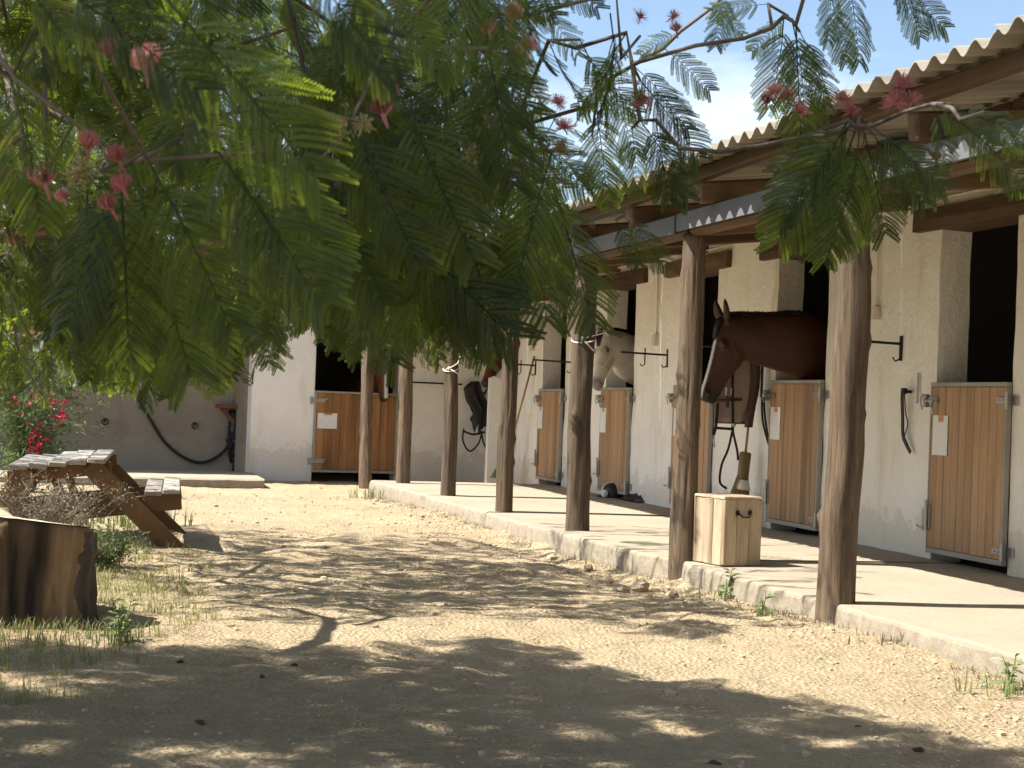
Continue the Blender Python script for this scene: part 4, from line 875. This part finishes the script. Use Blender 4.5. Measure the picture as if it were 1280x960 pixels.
# sprig in front of the near post, and leaves against the sky
for q in ((1075, 145, 965, 250, 4.6), (1060, 150, 985, 300, 4.6), (1070, 160, 1020, 310, 4.7), (1075, 165, 1060, 320, 4.6), (1080, 165, 1115, 290, 4.7), (1085, 160, 1160, 250, 4.5), (1090, 158, 1185, 230, 4.4), (1060, 155, 1030, 230, 4.9), (1110, 170, 1180, 240, 4.8), (1040, 165, 965, 200, 4.8), (1165, 130, 1200, 200, 4.2), (1165, 130, 1245, 180, 4.0), (1190, 135, 1300, 170, 3.6), (1200, 150, 1290, 230, 3.5), (1230, 140, 1310, 200, 3.5), (1080, 170, 1085, 300, 5.0), (1060, 160, 1005, 290, 5.0),
          (980, 20, 975, 130, 5.0), (990, 25, 1020, 140, 5.0), (985, 20, 940, 60, 5.2), (960, 5, 890, 10, 5.1), (910, -10, 895, 55, 5.2), (1000, 40, 1050, 120, 5.0), (995, 30, 1000, 170, 4.9), (1035, -30, 1050, 45, 4.9), (1060, -30, 1080, 75, 4.8), (1105, -25, 1190, 25, 4.6), (1120, -30, 1160, 40, 4.6), (1040, 0, 1060, 75, 5.0), (890, 10, 930, 40, 5.3),
          (790, 80, 870, 150, 5.0), (800, 100, 880, 190, 5.1), (830, 60, 890, 110, 5.3), (820, 150, 835, 250, 5.0), (800, 150, 870, 240, 5.0), (790, 160, 800, 240, 5.2), (745, 130, 760, 240, 5.4), (760, 100, 800, 190, 5.3), (740, 170, 770, 250, 5.6), (850, 40, 800, 60, 5.2), (720, 60, 800, 130, 5.0), (780, 270, 835, 330, 5.2), (770, 275, 800, 330, 5.4)):
    view_leaf(*q, tier=0)
# hanging mass in view: sampled inside its outline, depth chosen so the shade lands where the photograph has shade
MASS = [(-60, -60), (760, -60), (775, 20), (800, 60), (830, 120), (800, 190), (760, 215), (725, 250), (735, 330), (715, 385), (690, 330), (655, 350), (640, 385), (600, 425), (560, 430), (500, 420), (440, 420), (400, 405), (365, 372), (345, 430), (305, 455), (250, 470), (200, 465), (150, 470), (110, 455), (60, 480), (-60, 490)]
FILL = [(560, 395), (600, 425), (590, 400), (430, 400), (470, 410), (520, 415), (260, 455), (160, 455), (50, 470)]
def mass(n, z0, z1, tier, yb=1.0, xmin=-60, xmax=830, need=True, szr=(.6, 1.12)):
    k = 0; tries = 0
    while k < n and tries < n*60:
        tries += 1; px = rnd.uniform(xmin, xmax); py = rnd.uniform(-60, 480)
        if not inpoly(px, py, MASS): continue
        if px > 690 and rnd.random() < .55: continue
        Z = rnd.uniform(z0, z1); a = dep(px, py, Z)
        if a.z < 1.2: continue
        an = rnd.gauss(.25, .55); d = V((0, 0, -1))*math.cos(an)+rt*math.sin(an)+fw*rnd.gauss(0, .35); ln = .32*rnd.uniform(*szr)
        tip = a+d.normalized()*ln; tx, ty, _ = proj(tip)
        if not inpoly(tx, ty-rnd.uniform(0, 45), MASS): continue
        if need and not shade_ok((a+tip)/2): continue
        n_ = V((rnd.gauss(0, .7), rnd.gauss(-.4, .7), rnd.gauss(.5, .5))); put(a, d, n_, ln/.32, tier); k += 1
    return k
mass(190, 3.8, 6.4, 1, xmin=390)
n_a = mass(22, 3.6, 6.2, 1, xmax=390)
n_b = mass(1000, 6.2, 11.5, 2)
n_c = mass(700, 9., 13.5, 2, xmax=640, szr=(.9, 1.2))
n_d = mass(330, 8.5, 14., 2, xmax=700, need=False, szr=(.9, 1.2))
# overhead crown, out of the picture, that throws the near shade
def crown(n, x0, x1, y0, y1, z0, z1):
    k = tries = 0
    while k < n and tries < n*14:
        tries += 1; x = rnd.uniform(x0, x1); y = rnd.uniform(y0, y1); z = z0+(z1-z0)*rnd.random()+.35*math.sin(x*.9)
        if ((x+3.4)/6.)**2+((y-5.2)/9.6)**2 > 1: continue
        p = V((x, y, z)); px, py, pz = proj(p)
        if pz > .05 and -150 < px < 1400 and py > -90 and (px > 700 or pz < 6.0 or not inpoly(px, py, MASS)): continue
        if (p-C0).length < 1.5 or not shade_ok(p): continue
        q = shadow_px(p)[1]
        if fbm(q.x*1.15, q.y*1.7, 3.3, 4) < -.27: continue
        put(p, V((rnd.gauss(0, 1), rnd.gauss(0, 1), -.25)), V((rnd.gauss(0, .35), rnd.gauss(0, .35), 1)), rnd.uniform(.85, 1.2), 3); k += 1
    return k
k = crown(6500, -6.6, 1.6, 2.8, 8.4, 2.8, 5.6); k += crown(250, -6.6, -1.5, 8.2, 14.6, 2.8, 5.0); k += crown(1100, -9, 2., -4.5, 6.5, 3., 5.6)
# branches: each node hangs on the nearest node closer to the trunk
fork = V((-3.6, 6.0, 1.7)); nodes_ = [(TB, -1), (V((-4.1, 6.15, .8)), 0), (fork, 1)]
for tgt in ((-2.2, 4.6, 3.6), (-2.5, 9.6, 3.9), (-5.2, 7.8, 3.7), (-4.6, 3.2, 3.8), (-3.0, 9.8, 3.9), (-2.6, 1.6, 4.1), (-.9, 6.6, 3.9)):
    base = 2 if abs(tgt[0]+3.4) < 1.9 else 2
    pts = catmull([fork, fork.lerp(V(tgt), .5)+V((0, 0, .35)), V(tgt)], 5)[1:]; prev = base
    for p in pts: nodes_.append((p, prev)); prev = len(nodes_)-1
extra = [dep(*q) for q in ((330, -80, 2.6), (180, 190, 2.9), (480, 60, 3.4), (640, 120, 3.8), (660, 185, 4.2), (710, 225, 4.5), (780, 262, 5.0), (770, -10, 4.6), (800, 45, 4.8), (870, 57, 5.0), (930, 48, 5.0), (965, 35, 5.0), (1010, -20, 4.9), (1100, -40, 4.7), (850, 185, 4.8), (900, 190, 4.8), (950, 182, 4.7), (1010, 170, 4.7), (1070, 158, 4.6), (1130, 140, 4.2), (1190, 130, 3.8))]
cand = [lf[0] for i, lf in enumerate(leaves) if rnd.random() < (1. if lf[4] == 0 else .22 if lf[4] == 1 else .10)]
cand = sorted(extra+cand, key=lambda p: (p-fork).length)
PA = np.array([tuple(n_[0]) for n_ in nodes_]+[(0, 0, 0)]*(len(cand)*6+10)); cnt = len(nodes_)
def visible_sky(p):
    x, y, z = proj(p); return z > .5 and 0 < x < 1280 and 0 < y < 960 and not inpoly(x, y, MASS)
for c in cand:
    d = np.linalg.norm(PA[:cnt]-np.array(c), axis=1); i = int(d.argmin()); a = nodes_[i][0]; D = (c-a).length; m_ = max(1, min(4, int(D/.35)))
    prev = i
    for q in range(1, m_+1):
        t = q/m_; p = a.lerp(c, t)+V((0, 0, .10*D*math.sin(math.pi*t))); nodes_.append((p, prev)); PA[cnt] = tuple(p); prev = cnt; cnt += 1
wt = [0.]*len(nodes_)
for i in range(len(nodes_)-1, 0, -1): wt[i] += 1; wt[nodes_[i][1]] += wt[i]
def rad(i):
    r_ = min(.11, .0034*(1+wt[i])**.44); x_, y_, z_ = proj(nodes_[i][0])
    return min(r_, max(.0028, .0014*z_)) if z_ < 7 and -200 < x_ < 1400 and -250 < y_ < 1000 and z_ > .3 else r_
kids = {}
for i, (p, pr) in enumerate(nodes_):
    if pr >= 0: kids.setdefault(pr, []).append(i)
trunk_b, limb_b, twig_b = MB(), MB(), MB()
done = set()
def chain(i0, start):
    ch = [i0, start]
    while kids.get(ch[-1]): ch.append(max(kids[ch[-1]], key=lambda q: wt[q]))
    return ch
stack = [(0, kids[0][0])]
while stack:
    a, c = stack.pop(); ch = chain(a, c); pts = [nodes_[q][0] for q in ch]; rs = [rad(q) for q in ch]; rs[0] = min(rad(ch[0]), rad(ch[1])*1.15) if a else .21
    big = rs[1]; (trunk_b if a == 0 else limb_b if big > .012 else twig_b).tube(pts, rs, 10 if big > .05 else 6 if big > .012 else 5, wob=.12 if big > .02 else 0)
    for q in ch[1:]:
        for k2 in kids.get(q, []):
            if k2 not in ch: stack.append((q, k2))
Tt = Matrix.Translation(-TB)
for mb_, nm in ((trunk_b, 'trunk'), (limb_b, 'limbs'), (twig_b, 'twigs')):
    o = mb_.build(nm, 'bark', tree, True); o.data.transform(Tt)
    if nm == 'twigs': o['kind'] = 'stuff'
def lrot(d, n):
    n = n-d*n.dot(d)
    if n.length < 1e-3: n = d.orthogonal()
    n.normalize(); return Matrix((d, n.cross(d), n)).transposed()
big = [lf for lf in leaves if lf[4] <= 1]; big.sort(key=lambda lf: (lf[0]-C0).length/lf[3]); ownl = big[:298]; rest = big[298:]+[lf for lf in leaves if lf[4] > 1]
src = []
for i, (p, d, n, sz, tier) in enumerate(ownl):
    near = (p-C0).length < 4.3 or tier == 0
    o = link('leaf', (HI if near else LO)[i % 3], tree, p-TB, lrot(d, n).to_euler(), sz)
    if not near and len(src) < 3 and o.data not in [q.data for q in src]: src.append(o)
while len(src) < 3: src.append(link('leaf', LO[len(src)], tree, rest[-1-len(src)][0]-TB, (0, 1, 0), 1.))
# the rest of the foliage: too many to pick apart
pm = bpy.data.meshes.new('foliage'); pm.from_pydata([tuple(lf[0]-TB) for lf in rest], [], [])
for nm, ty, vals in (('rot', 'FLOAT_VECTOR', [c for lf in rest for c in lrot(lf[1], lf[2]).to_euler()]), ('sc', 'FLOAT', [lf[3] for lf in rest]), ('vi', 'INT', [i % 3 for i in range(len(rest))])):
    at = pm.attributes.new(nm, ty, 'POINT'); at.data.foreach_set('vector' if ty == 'FLOAT_VECTOR' else 'value', vals)
fol = link('foliage', pm, tree); fol['kind'] = 'stuff'
ng = bpy.data.node_groups.new('leaf_spread', 'GeometryNodeTree'); ng.interface.new_socket('Geometry', in_out='INPUT', socket_type='NodeSocketGeometry'); ng.interface.new_socket('Geometry', in_out='OUTPUT', socket_type='NodeSocketGeometry')
gi, go = ng.nodes.new('NodeGroupInput'), ng.nodes.new('NodeGroupOutput'); iop = ng.nodes.new('GeometryNodeInstanceOnPoints'); jn = ng.nodes.new('GeometryNodeJoinGeometry')
for o in src:
    oi = ng.nodes.new('GeometryNodeObjectInfo'); oi.inputs['Object'].default_value = o; oi.inputs['As Instance'].default_value = True; oi.transform_space = 'ORIGINAL'; ng.links.new(oi.outputs['Geometry'], jn.inputs[0])
def attr(nm, ty): a = ng.nodes.new('GeometryNodeInputNamedAttribute'); a.data_type = ty; a.inputs['Name'].default_value = nm; return a.outputs[0]
e2r = ng.nodes.new('FunctionNodeEulerToRotation'); ng.links.new(attr('rot', 'FLOAT_VECTOR'), e2r.inputs[0]); ng.links.new(e2r.outputs[0], iop.inputs['Rotation']); ng.links.new(attr('sc', 'FLOAT'), iop.inputs['Scale']); ng.links.new(attr('vi', 'INT'), iop.inputs['Instance Index'])
iop.inputs['Pick Instance'].default_value = True; ng.links.new(gi.outputs[0], iop.inputs['Points']); ng.links.new(jn.outputs[0], iop.inputs['Instance']); ng.links.new(iop.outputs[0], go.inputs[0])
mdf = fol.modifiers.new('leaf_spread', 'NODES'); mdf.node_group = ng
print('LEAVES', len(leaves), n_a, n_b, n_c, n_d, k, 'nodes', len(nodes_))
# pink flower tufts and wilted buds
def flower(seed):
    r_ = random.Random(seed); b = MB()
    for k_ in range(230):
        a = r_.uniform(0, 6.28); e = r_.uniform(-.1, 1.4); d = V((math.cos(a)*math.cos(e), math.sin(a)*math.cos(e), math.sin(e))); L1 = r_.uniform(.018, .033); s_ = d.orthogonal().normalized()*.0007; t1 = d*L1+V((r_.gauss(0, .004), r_.gauss(0, .004), r_.gauss(-.003, .004)))
        b.add([d*.003-s_*.5, d*.003+s_*.5, t1+s_, t1-s_], [(0, 1, 2, 3)])
    b.ball((0, 0, .006), .008, 6, 5); b.tube([(0, 0, 0), (.004, 0, -.02)], .0016, 4); return b.mesh('flower', 'pink_floss', False, fix=False)
FL = [flower(k_) for k_ in range(3)]
def bud(seed):
    r_ = random.Random(seed); b = MB()
    for k_ in range(90):
        a = r_.uniform(0, 6.28); e = r_.uniform(.75, 1.5); d = V((math.cos(a)*math.cos(e), math.sin(a)*math.cos(e), math.sin(e))); L1 = r_.uniform(.024, .036); s_ = d.orthogonal().normalized()*.0014
        m1 = d*L1*.6+V((math.cos(a), math.sin(a), 0))*.004; t1 = m1+V((math.cos(a+1)*.004-math.cos(a)*.004, math.sin(a+1)*.004-math.sin(a)*.004, L1*.4)); b.add([s_*.5, -s_*.5, m1-s_, m1+s_, t1], [(0, 1, 2, 3), (3, 2, 4)])
    b.tube([(0, 0, .006), (0, 0, -.02)], [.004, .0015], 5); return b.mesh('bud', 'pink_floss', False, fix=False)
BD = [bud(k_) for k_ in range(2)]
for k_, (px, py, Z, kind, sz) in enumerate(((182, 90, 2.5, 1, 1.5), (190, 78, 2.5, 1, 1.2), (140, 70, 2.6, 1, 1.1), (57, 232, 2.6, 1, 1.5), (110, 187, 2.7, 1, 1.2), (150, 203, 2.7, 1, 1.2), (155, 238, 2.7, 1, 1.2), (140, 262, 2.7, 1, 1.2), (80, 250, 2.7, 1, .9), (480, 145, 3.0, 1, 1.6), (478, 138, 3.0, 1, 1.2), (425, 165, 3.1, 1, 1.0), (640, 25, 3.2, 1, 1.3), (612, 40, 3.2, 1, 1.1),
        (330, 190, 4., 0, 1.2), (345, 215, 4.2, 0, 1.1), (285, 300, 4.5, 0, 1.2), (255, 315, 4.2, 0, 1.3), (45, 295, 5., 0, 1.4), (20, 300, 5., 0, 1.3), (15, 180, 4.5, 0, 1.2), (8, 215, 4.6, 0, 1.0), (165, 195, 4.6, 0, 1.), (270, 355, 6, 0, 1.3), (410, 295, 6, 0, 1.3), (800, 22, 4.8, 0, 1.2), (842, 22, 4.9, 0, 1.), (846, 40, 4.9, 1, 1.2), (804, 130, 4.4, 0, 1.2), (706, 160, 4.6, 0, 1.2), (700, 190, 4.6, 0, 1.3), (660, 60, 3.8, 0, 1.2), (697, 130, 4.4, 0, 1.1),
        (968, 116, 4.8, 0, 1.4), (958, 130, 4.8, 1, 1.4), (985, 120, 4.8, 0, 1.1), (1055, 125, 4.7, 0, 1.4), (1130, 110, 4.4, 0, 1.6), (1120, 130, 4.4, 0, 1.5), (1140, 128, 4.4, 0, 1.3), (1065, 140, 4.7, 0, 1.1), (1000, 140, 4.8, 0, 1.2), (1170, 200, 4.6, 1, 1.), (35, 420, 8, 0, 1.4), (200, 395, 8, 0, 1.4), (225, 170, 4, 0, 1.0))):
    link('flower' if kind == 0 else 'flower_bud', FL[k_ % 3] if kind == 0 else BD[k_ % 2], tree, dep(px, py, Z)-TB, (rnd.uniform(-.6, .6), rnd.uniform(-.6, .6), rnd.uniform(0, 6)), sz*.88)
sb = MB()
for k_ in range(40):
    a = rnd.uniform(0, 6.28); e = rnd.uniform(-1.3, 1.3); d = V((math.cos(a)*math.cos(e), math.sin(a)*math.cos(e), math.sin(e))); sb.tube([d*.004, d*rnd.uniform(.02, .034)], [.0012, .002], 4)
sbm = sb.mesh('seed_cluster', 'seed_buds', False, fix=False)
for (px, py, Z, sz) in ((105, 210, 2.65, 1.), (95, 222, 2.65, .8), (455, 155, 3.1, .9), (590, 195, 3.6, .9), (985, 122, 4.8, .9), (800, 118, 4.4, .9), (1120, 112, 4.5, .9)): link('seed_cluster', sbm, tree, dep(px, py, Z)-TB, (1, 2, px), sz)
# ================================================================== LOW VEGETATION AND GROUND LITTER
def blades(name, mat, pts, h0, h1, w, bend, parent=None, seed=1, per=1):
    r_ = random.Random(seed); b = MB()
    for (x, y, z) in pts:
        for _ in range(per):
            a = r_.uniform(0, 6.28); h = r_.uniform(h0, h1); d = V((math.cos(a), math.sin(a), 0)); s_ = V((-d.y, d.x, 0))*w*r_.uniform(.6, 1.2); bn = h*bend*r_.uniform(.3, 1.3); p = V((x+r_.uniform(-.02, .02), y+r_.uniform(-.02, .02), z))
            m1 = p+d*bn*.3+V((0, 0, h*.6)); t = p+d*bn+V((0, 0, h*r_.uniform(.8, 1))); b.add([p-s_, p+s_, m1+s_*.7, m1-s_*.7, t], [(0, 1, 2, 3), (3, 2, 4)])
    return b.build(name, mat, parent, fix=False)
pts = []; tries = 0
while len(pts) < 9000 and tries < 60000:
    tries += 1; x = rnd.uniform(-2.6, 1.25); y = rnd.uniform(6.2, 16)
    edge = .35+.55*sst(7, 9, y)+.25*fbm(x*1.3, y*1.3, 8, 3)-.5*sst(13, 16, y)
    if y < 7.9: edge = .15+.2*fbm(y*2, x, 1, 2)
    if x > edge or rnd.random() < .75*sst(edge-.8, edge, x) or fbm(x*1.7, y*1.7, 40, 3) < -.12: continue
    if (x-st.x)**2+(y-st.y)**2 < .17: continue
    pts.append((x, y, g(x, y)-.01))
tag(blades('grass', 'grass_blade', pts, .025, .10, .0022, .8, None, 5, 5), 'short dry and green grass on the verge round the stump and table', 'grass', None, 'stuff')
def tuft(px, py, label, n, h0, h1, w, mat='weed_leaf', spread=.09, leafy=0, z=None, group='weeds along the walkway edge', seed=0):
    c = onz(px, py, 0); z0 = g(c.x, c.y); c = onz(px, py, z0); r_ = random.Random(seed+px); o = thing('weed', c, label, 'weed', group)
    ps = [(r_.gauss(0, spread), r_.gauss(0, spread), -.01) for _ in range(n)]; blades('blades', mat, ps, h0, h1, w, .6, o, seed, 4)['kind'] = 'stuff'
    if leafy:
        b = MB()
        for k_ in range(leafy):
            a = r_.uniform(0, 6.28); h = r_.uniform(h1*.8, h1*1.7); tp_ = V((math.cos(a)*h*.25, math.sin(a)*h*.25, h)); b.tube([(0, 0, 0), tp_*.5+V((.01, 0, .02)), tp_], [.004, .003, .0015], 5)
            for q in range(9):
                t = .2+.8*q/9; cpt = tp_*t; a2 = r_.uniform(0, 6.28); d = V((math.cos(a2), math.sin(a2), r_.uniform(-.1, .7))).normalized(); ln = r_.uniform(.04, .085); s_ = d.orthogonal().normalized()*ln*.13
                b.add([cpt, cpt+d*ln*.5+s_, cpt+d*ln+V((0, 0, -.012)), cpt+d*ln*.5-s_], [(0, 1, 2, 3)])
        b.build('stems', mat, o, fix=False)
    return o
tuft(764, 712, 'green grass tuft by the eroded slab between the second and third posts', 22, .08, .2, .004, seed=1)
tuft(905, 748, 'leafy upright weed growing at the kerb in front of the wooden box', 14, .05, .12, .004, leafy=4, seed=2)
tuft(952, 768, 'small green weed against the kerb just before the near post', 8, .04, .09, .004, leafy=2, seed=3, spread=.05)
tuft(1262, 862, 'weed with lance-shaped leaves and dry litter at the near kerb', 22, .04, .1, .004, leafy=4, seed=4, spread=.12)
tuft(1095, 800, 'thin dry sprouts along the chipped near kerb', 10, .03, .09, .003, mat='dry_stem', seed=5, spread=.13)
tuft(1135, 805, 'dry twiggy sprout beside the chipped near kerb', 6, .05, .12, .003, mat='dry_stem', seed=6, spread=.05)
tuft(466, 622, 'dry grass clump at the far end of the walkway', 18, .1, .22, .005, mat='grass_blade', seed=7, spread=.16)
tuft(150, 803, 'dark bushy weed with drooping leaves at the foot of the stump', 34, .05, .13, .003, leafy=6, seed=8, group='weeds by the stump')
tuft(30, 812, 'green grass clump growing in front of the stump', 60, .05, .12, .0025, mat='grass_blade', spread=.26, seed=9, group='weeds by the stump')
tuft(130, 655, 'low green clump under the picnic table', 60, .1, .24, .006, spread=.32, seed=10, group='weeds by the stump')
# dry grey shrub beside the table
def shrub(name, loc, label, H_, W_, nst, mats, leaf_n, ll, lw, seed, cat='shrub', tk=.0045, tw=5):
    r_ = random.Random(seed); o = thing(name, loc, label, cat); sb_, lb = MB(), MB()
    for k_ in range(nst):
        a = r_.uniform(0, 6.28); t_ = V((math.cos(a)*W_*r_.random()**.6, math.sin(a)*W_*r_.random()**.6, H_*r_.uniform(.6, 1))); pts_ = catmull([V((t_.x*.08, t_.y*.08, -.05)), V((t_.x*.35, t_.y*.35, t_.z*.5)), t_], 4); pts_ = [p_+V((r_.gauss(0, .018), r_.gauss(0, .018), r_.gauss(0, .01)))*(i_ > 0) for i_, p_ in enumerate(pts_)]; sb_.tube(pts_, [tk*(1-.8*i/len(pts_)) for i in range(len(pts_))], 5)
        for q in range(tw):
            p0 = pts_[r_.randrange(2, len(pts_)-1)]; d = (pts_[-1]-pts_[0]).normalized()*.5+V((r_.gauss(0, .6), r_.gauss(0, .6), r_.gauss(.1, .5))); l_ = H_*r_.uniform(.12, .3); e_p = p0+d*l_+V((0, 0, -l_*.1)); sb_.tube([p0, p0+d*l_*.55+V((r_.gauss(0, .015), 0, .01)), e_p], [tk*.4, tk*.3, tk*.15], 4); pts_ = pts_+[e_p, p0.lerp(e_p, .7)]
        for q in range(leaf_n):
            p = pts_[r_.randrange(2, len(pts_))]+V((r_.gauss(0, .03), r_.gauss(0, .03), r_.gauss(0, .03))); d = V((r_.gauss(0, 1), r_.gauss(0, 1), r_.gauss(.5, .7))).normalized(); s_ = d.orthogonal(); s_.rotate(Matrix.Rotation(r_.uniform(0, 6.28), 3, d)); s_ = s_.normalized()*lw*.5; ln = ll*r_.uniform(.6, 1.2); lb.add([p, p+d*ln*.45+s_, p+d*ln+V((0, 0, -ln*.15)), p+d*ln*.45-s_], [(0, 1, 2, 3)])
    sb_.build('stems', mats[0], o, True); lb.build('leaves', mats[1], o, fix=False); return o
c = V((-.05, 10.9, g(-.05, 10.9)))
shrub('dry_shrub', c, 'dry grey twiggy shrub between the stump and the picnic table', .60, .52, 70, ('dry_stem', 'dry_stem'), 60, .026, .009, 3)
c = V((-.75, 10.2, g(-.75, 10.2))); shrub('dry_shrub', c, 'taller dry grey shrub at the far side of the stump', .72, .5, 70, ('dry_stem', 'dry_stem'), 60, .026, .009, 4)
c = V((.30, 10.9, g(.30, 10.9))); shrub('low_bush', c, 'low dark green bush in the shade beside the stump', .2, .34, 60, ('dry_stem', 'weed_leaf'), 26, .05, .012, 6)
c = onz(35, 610, 0); ol = shrub('oleander', V((c.x, 19.0, -.06)), 'oleander bush with red blossoms against the grey wash bay wall', 1.75, .75, 90, ('dry_stem', 'oleander_leaf'), 46, .13, .022, 5)
r_ = random.Random(2)
for q in ((80, 517), (76, 523), (45, 540), (46, 550), (44, 562), (47, 555), (42, 493), (20, 505), (60, 500), (82, 508)):
    b = MB(); p = ony(q[0], q[1], 18.5)-V(ol.location)
    for k_ in range(12): d = V((r_.gauss(0, 1), r_.gauss(0, 1), r_.gauss(0, 1))).normalized(); s_ = d.orthogonal().normalized()*.022; e = p+V((r_.gauss(0, .045), r_.gauss(0, .045), r_.gauss(0, .05))); b.add([e, e+d*.03+s_, e+d*.05, e+d*.03-s_], [(0, 1, 2, 3)])
    b.build('blossom', 'red_petal', ol, fix=False)
# stones, clods and droppings
def rock(seed, flat=.6):
    r_ = random.Random(seed); b = MB(); b.ball((0, 0, 0), 1, 8, 6); b.v = [tuple(V(v_)*(1+.55*fbm(v_[0]*1.4+seed, v_[1]*1.4, v_[2]*1.4, 3))*1) for v_ in b.v]; b.v = [(x, y*.8, z*flat) for x, y, z in b.v]; return b
RK = [rock(k_*3.7).mesh('stone', 'stone', False) for k_ in range(4)]; DK = [rock(k_*5.1+50, .8).mesh('clod', 'dung', False) for k_ in range(3)]
for k_, (px, py, r1) in enumerate(((715, 700, .06), (735, 712, .05), (690, 698, .045), (760, 726, .05), (775, 740, .06), (800, 735, .07), (815, 728, .05), (835, 740, .055), (845, 726, .04), (665, 680, .05), (650, 672, .04), (630, 668, .045), (610, 655, .05), (595, 648, .05), (560, 640, .06), (545, 632, .06), (528, 628, .05), (508, 622, .06), (855, 733, .06), (680, 688, .04), (480, 612, .06), (400, 612, .05), (706, 716, .03), (840, 745, .05), (820, 715, .035))):
    c = onz(px, py, 0); z0 = g(c.x, c.y); c = onz(px, py, z0); o = link('stone', RK[k_ % 4], None, (c.x, c.y, z0+r1*.2), (rnd.uniform(-.3, .3), rnd.uniform(-.3, .3), rnd.uniform(0, 6)), r1)
    tag(o, 'loose pale stone in the scoured dirt along the walkway edge', 'stone', 'stones along the walkway edge')
for k_, (px, py, r1) in enumerate(((250, 905, .022), (225, 828, .016), (328, 847, .018), (1072, 910, .016), (1148, 938, .016), (893, 957, .022), (368, 832, .014))):
    c = onz(px, py, 0); z0 = g(c.x, c.y); c = onz(px, py, z0); o = link('clod', DK[k_ % 3], None, (c.x, c.y, z0+r1*.2), (0, 0, rnd.uniform(0, 6)), (r1*1.2, r1*.8, r1*.65))
    tag(o, 'small dark clod lying on the shaded dirt', 'clod', 'dark clods on the dirt')
pb = MB(); base = rock(77, .7)
bv, bf = [V(v_) for v_ in MB().ball((0, 0, 0), 1, 5, 3).v], MB().ball((0, 0, 0), 1, 5, 3).f
for k_ in range(7500):
    y = 4.6+rnd.random()**1.6*16; x = rnd.uniform(-1.8, 4.3) if rnd.random() < .6 else edge_x(y)-abs(rnd.gauss(0, .45))-.03
    if x > edge_x(y)-.02: continue
    r1 = min(.02, .0028*math.exp(rnd.gauss(.2, .55)))*(1+y/20); M_ = Matrix.Rotation(rnd.uniform(0, 6), 3, 'Z'); p = V((x, y, g(x, y)+r1*.25)); sx_, sy_, sz_ = r1*rnd.uniform(.8, 1.5), r1, r1*rnd.uniform(.5, .8)
    pb.add([p+M_ @ V((v_.x*sx_, v_.y*sy_, v_.z*sz_)) for v_ in bv], bf)
tag(pb.build('pebbles', 'stone', None, fix=False), 'fine pebbles strewn over the dirt yard', 'pebbles', None, 'stuff')
pts = []
for k_ in range(1500):
    y = rnd.uniform(5, 20); d = abs(rnd.gauss(0, .12)); x = edge_x(y)-.01-d
    if fbm(y*1.5, 3, 0, 3) > -.05: pts.append((x, y, g(x, y)-.01))
tag(blades('verge_straw', 'dry_stem', pts, .015, .06, .003, 1.2, None, 8, 3), 'dry straw and sprouts gathered along the walkway kerb', 'straw', None, 'stuff')
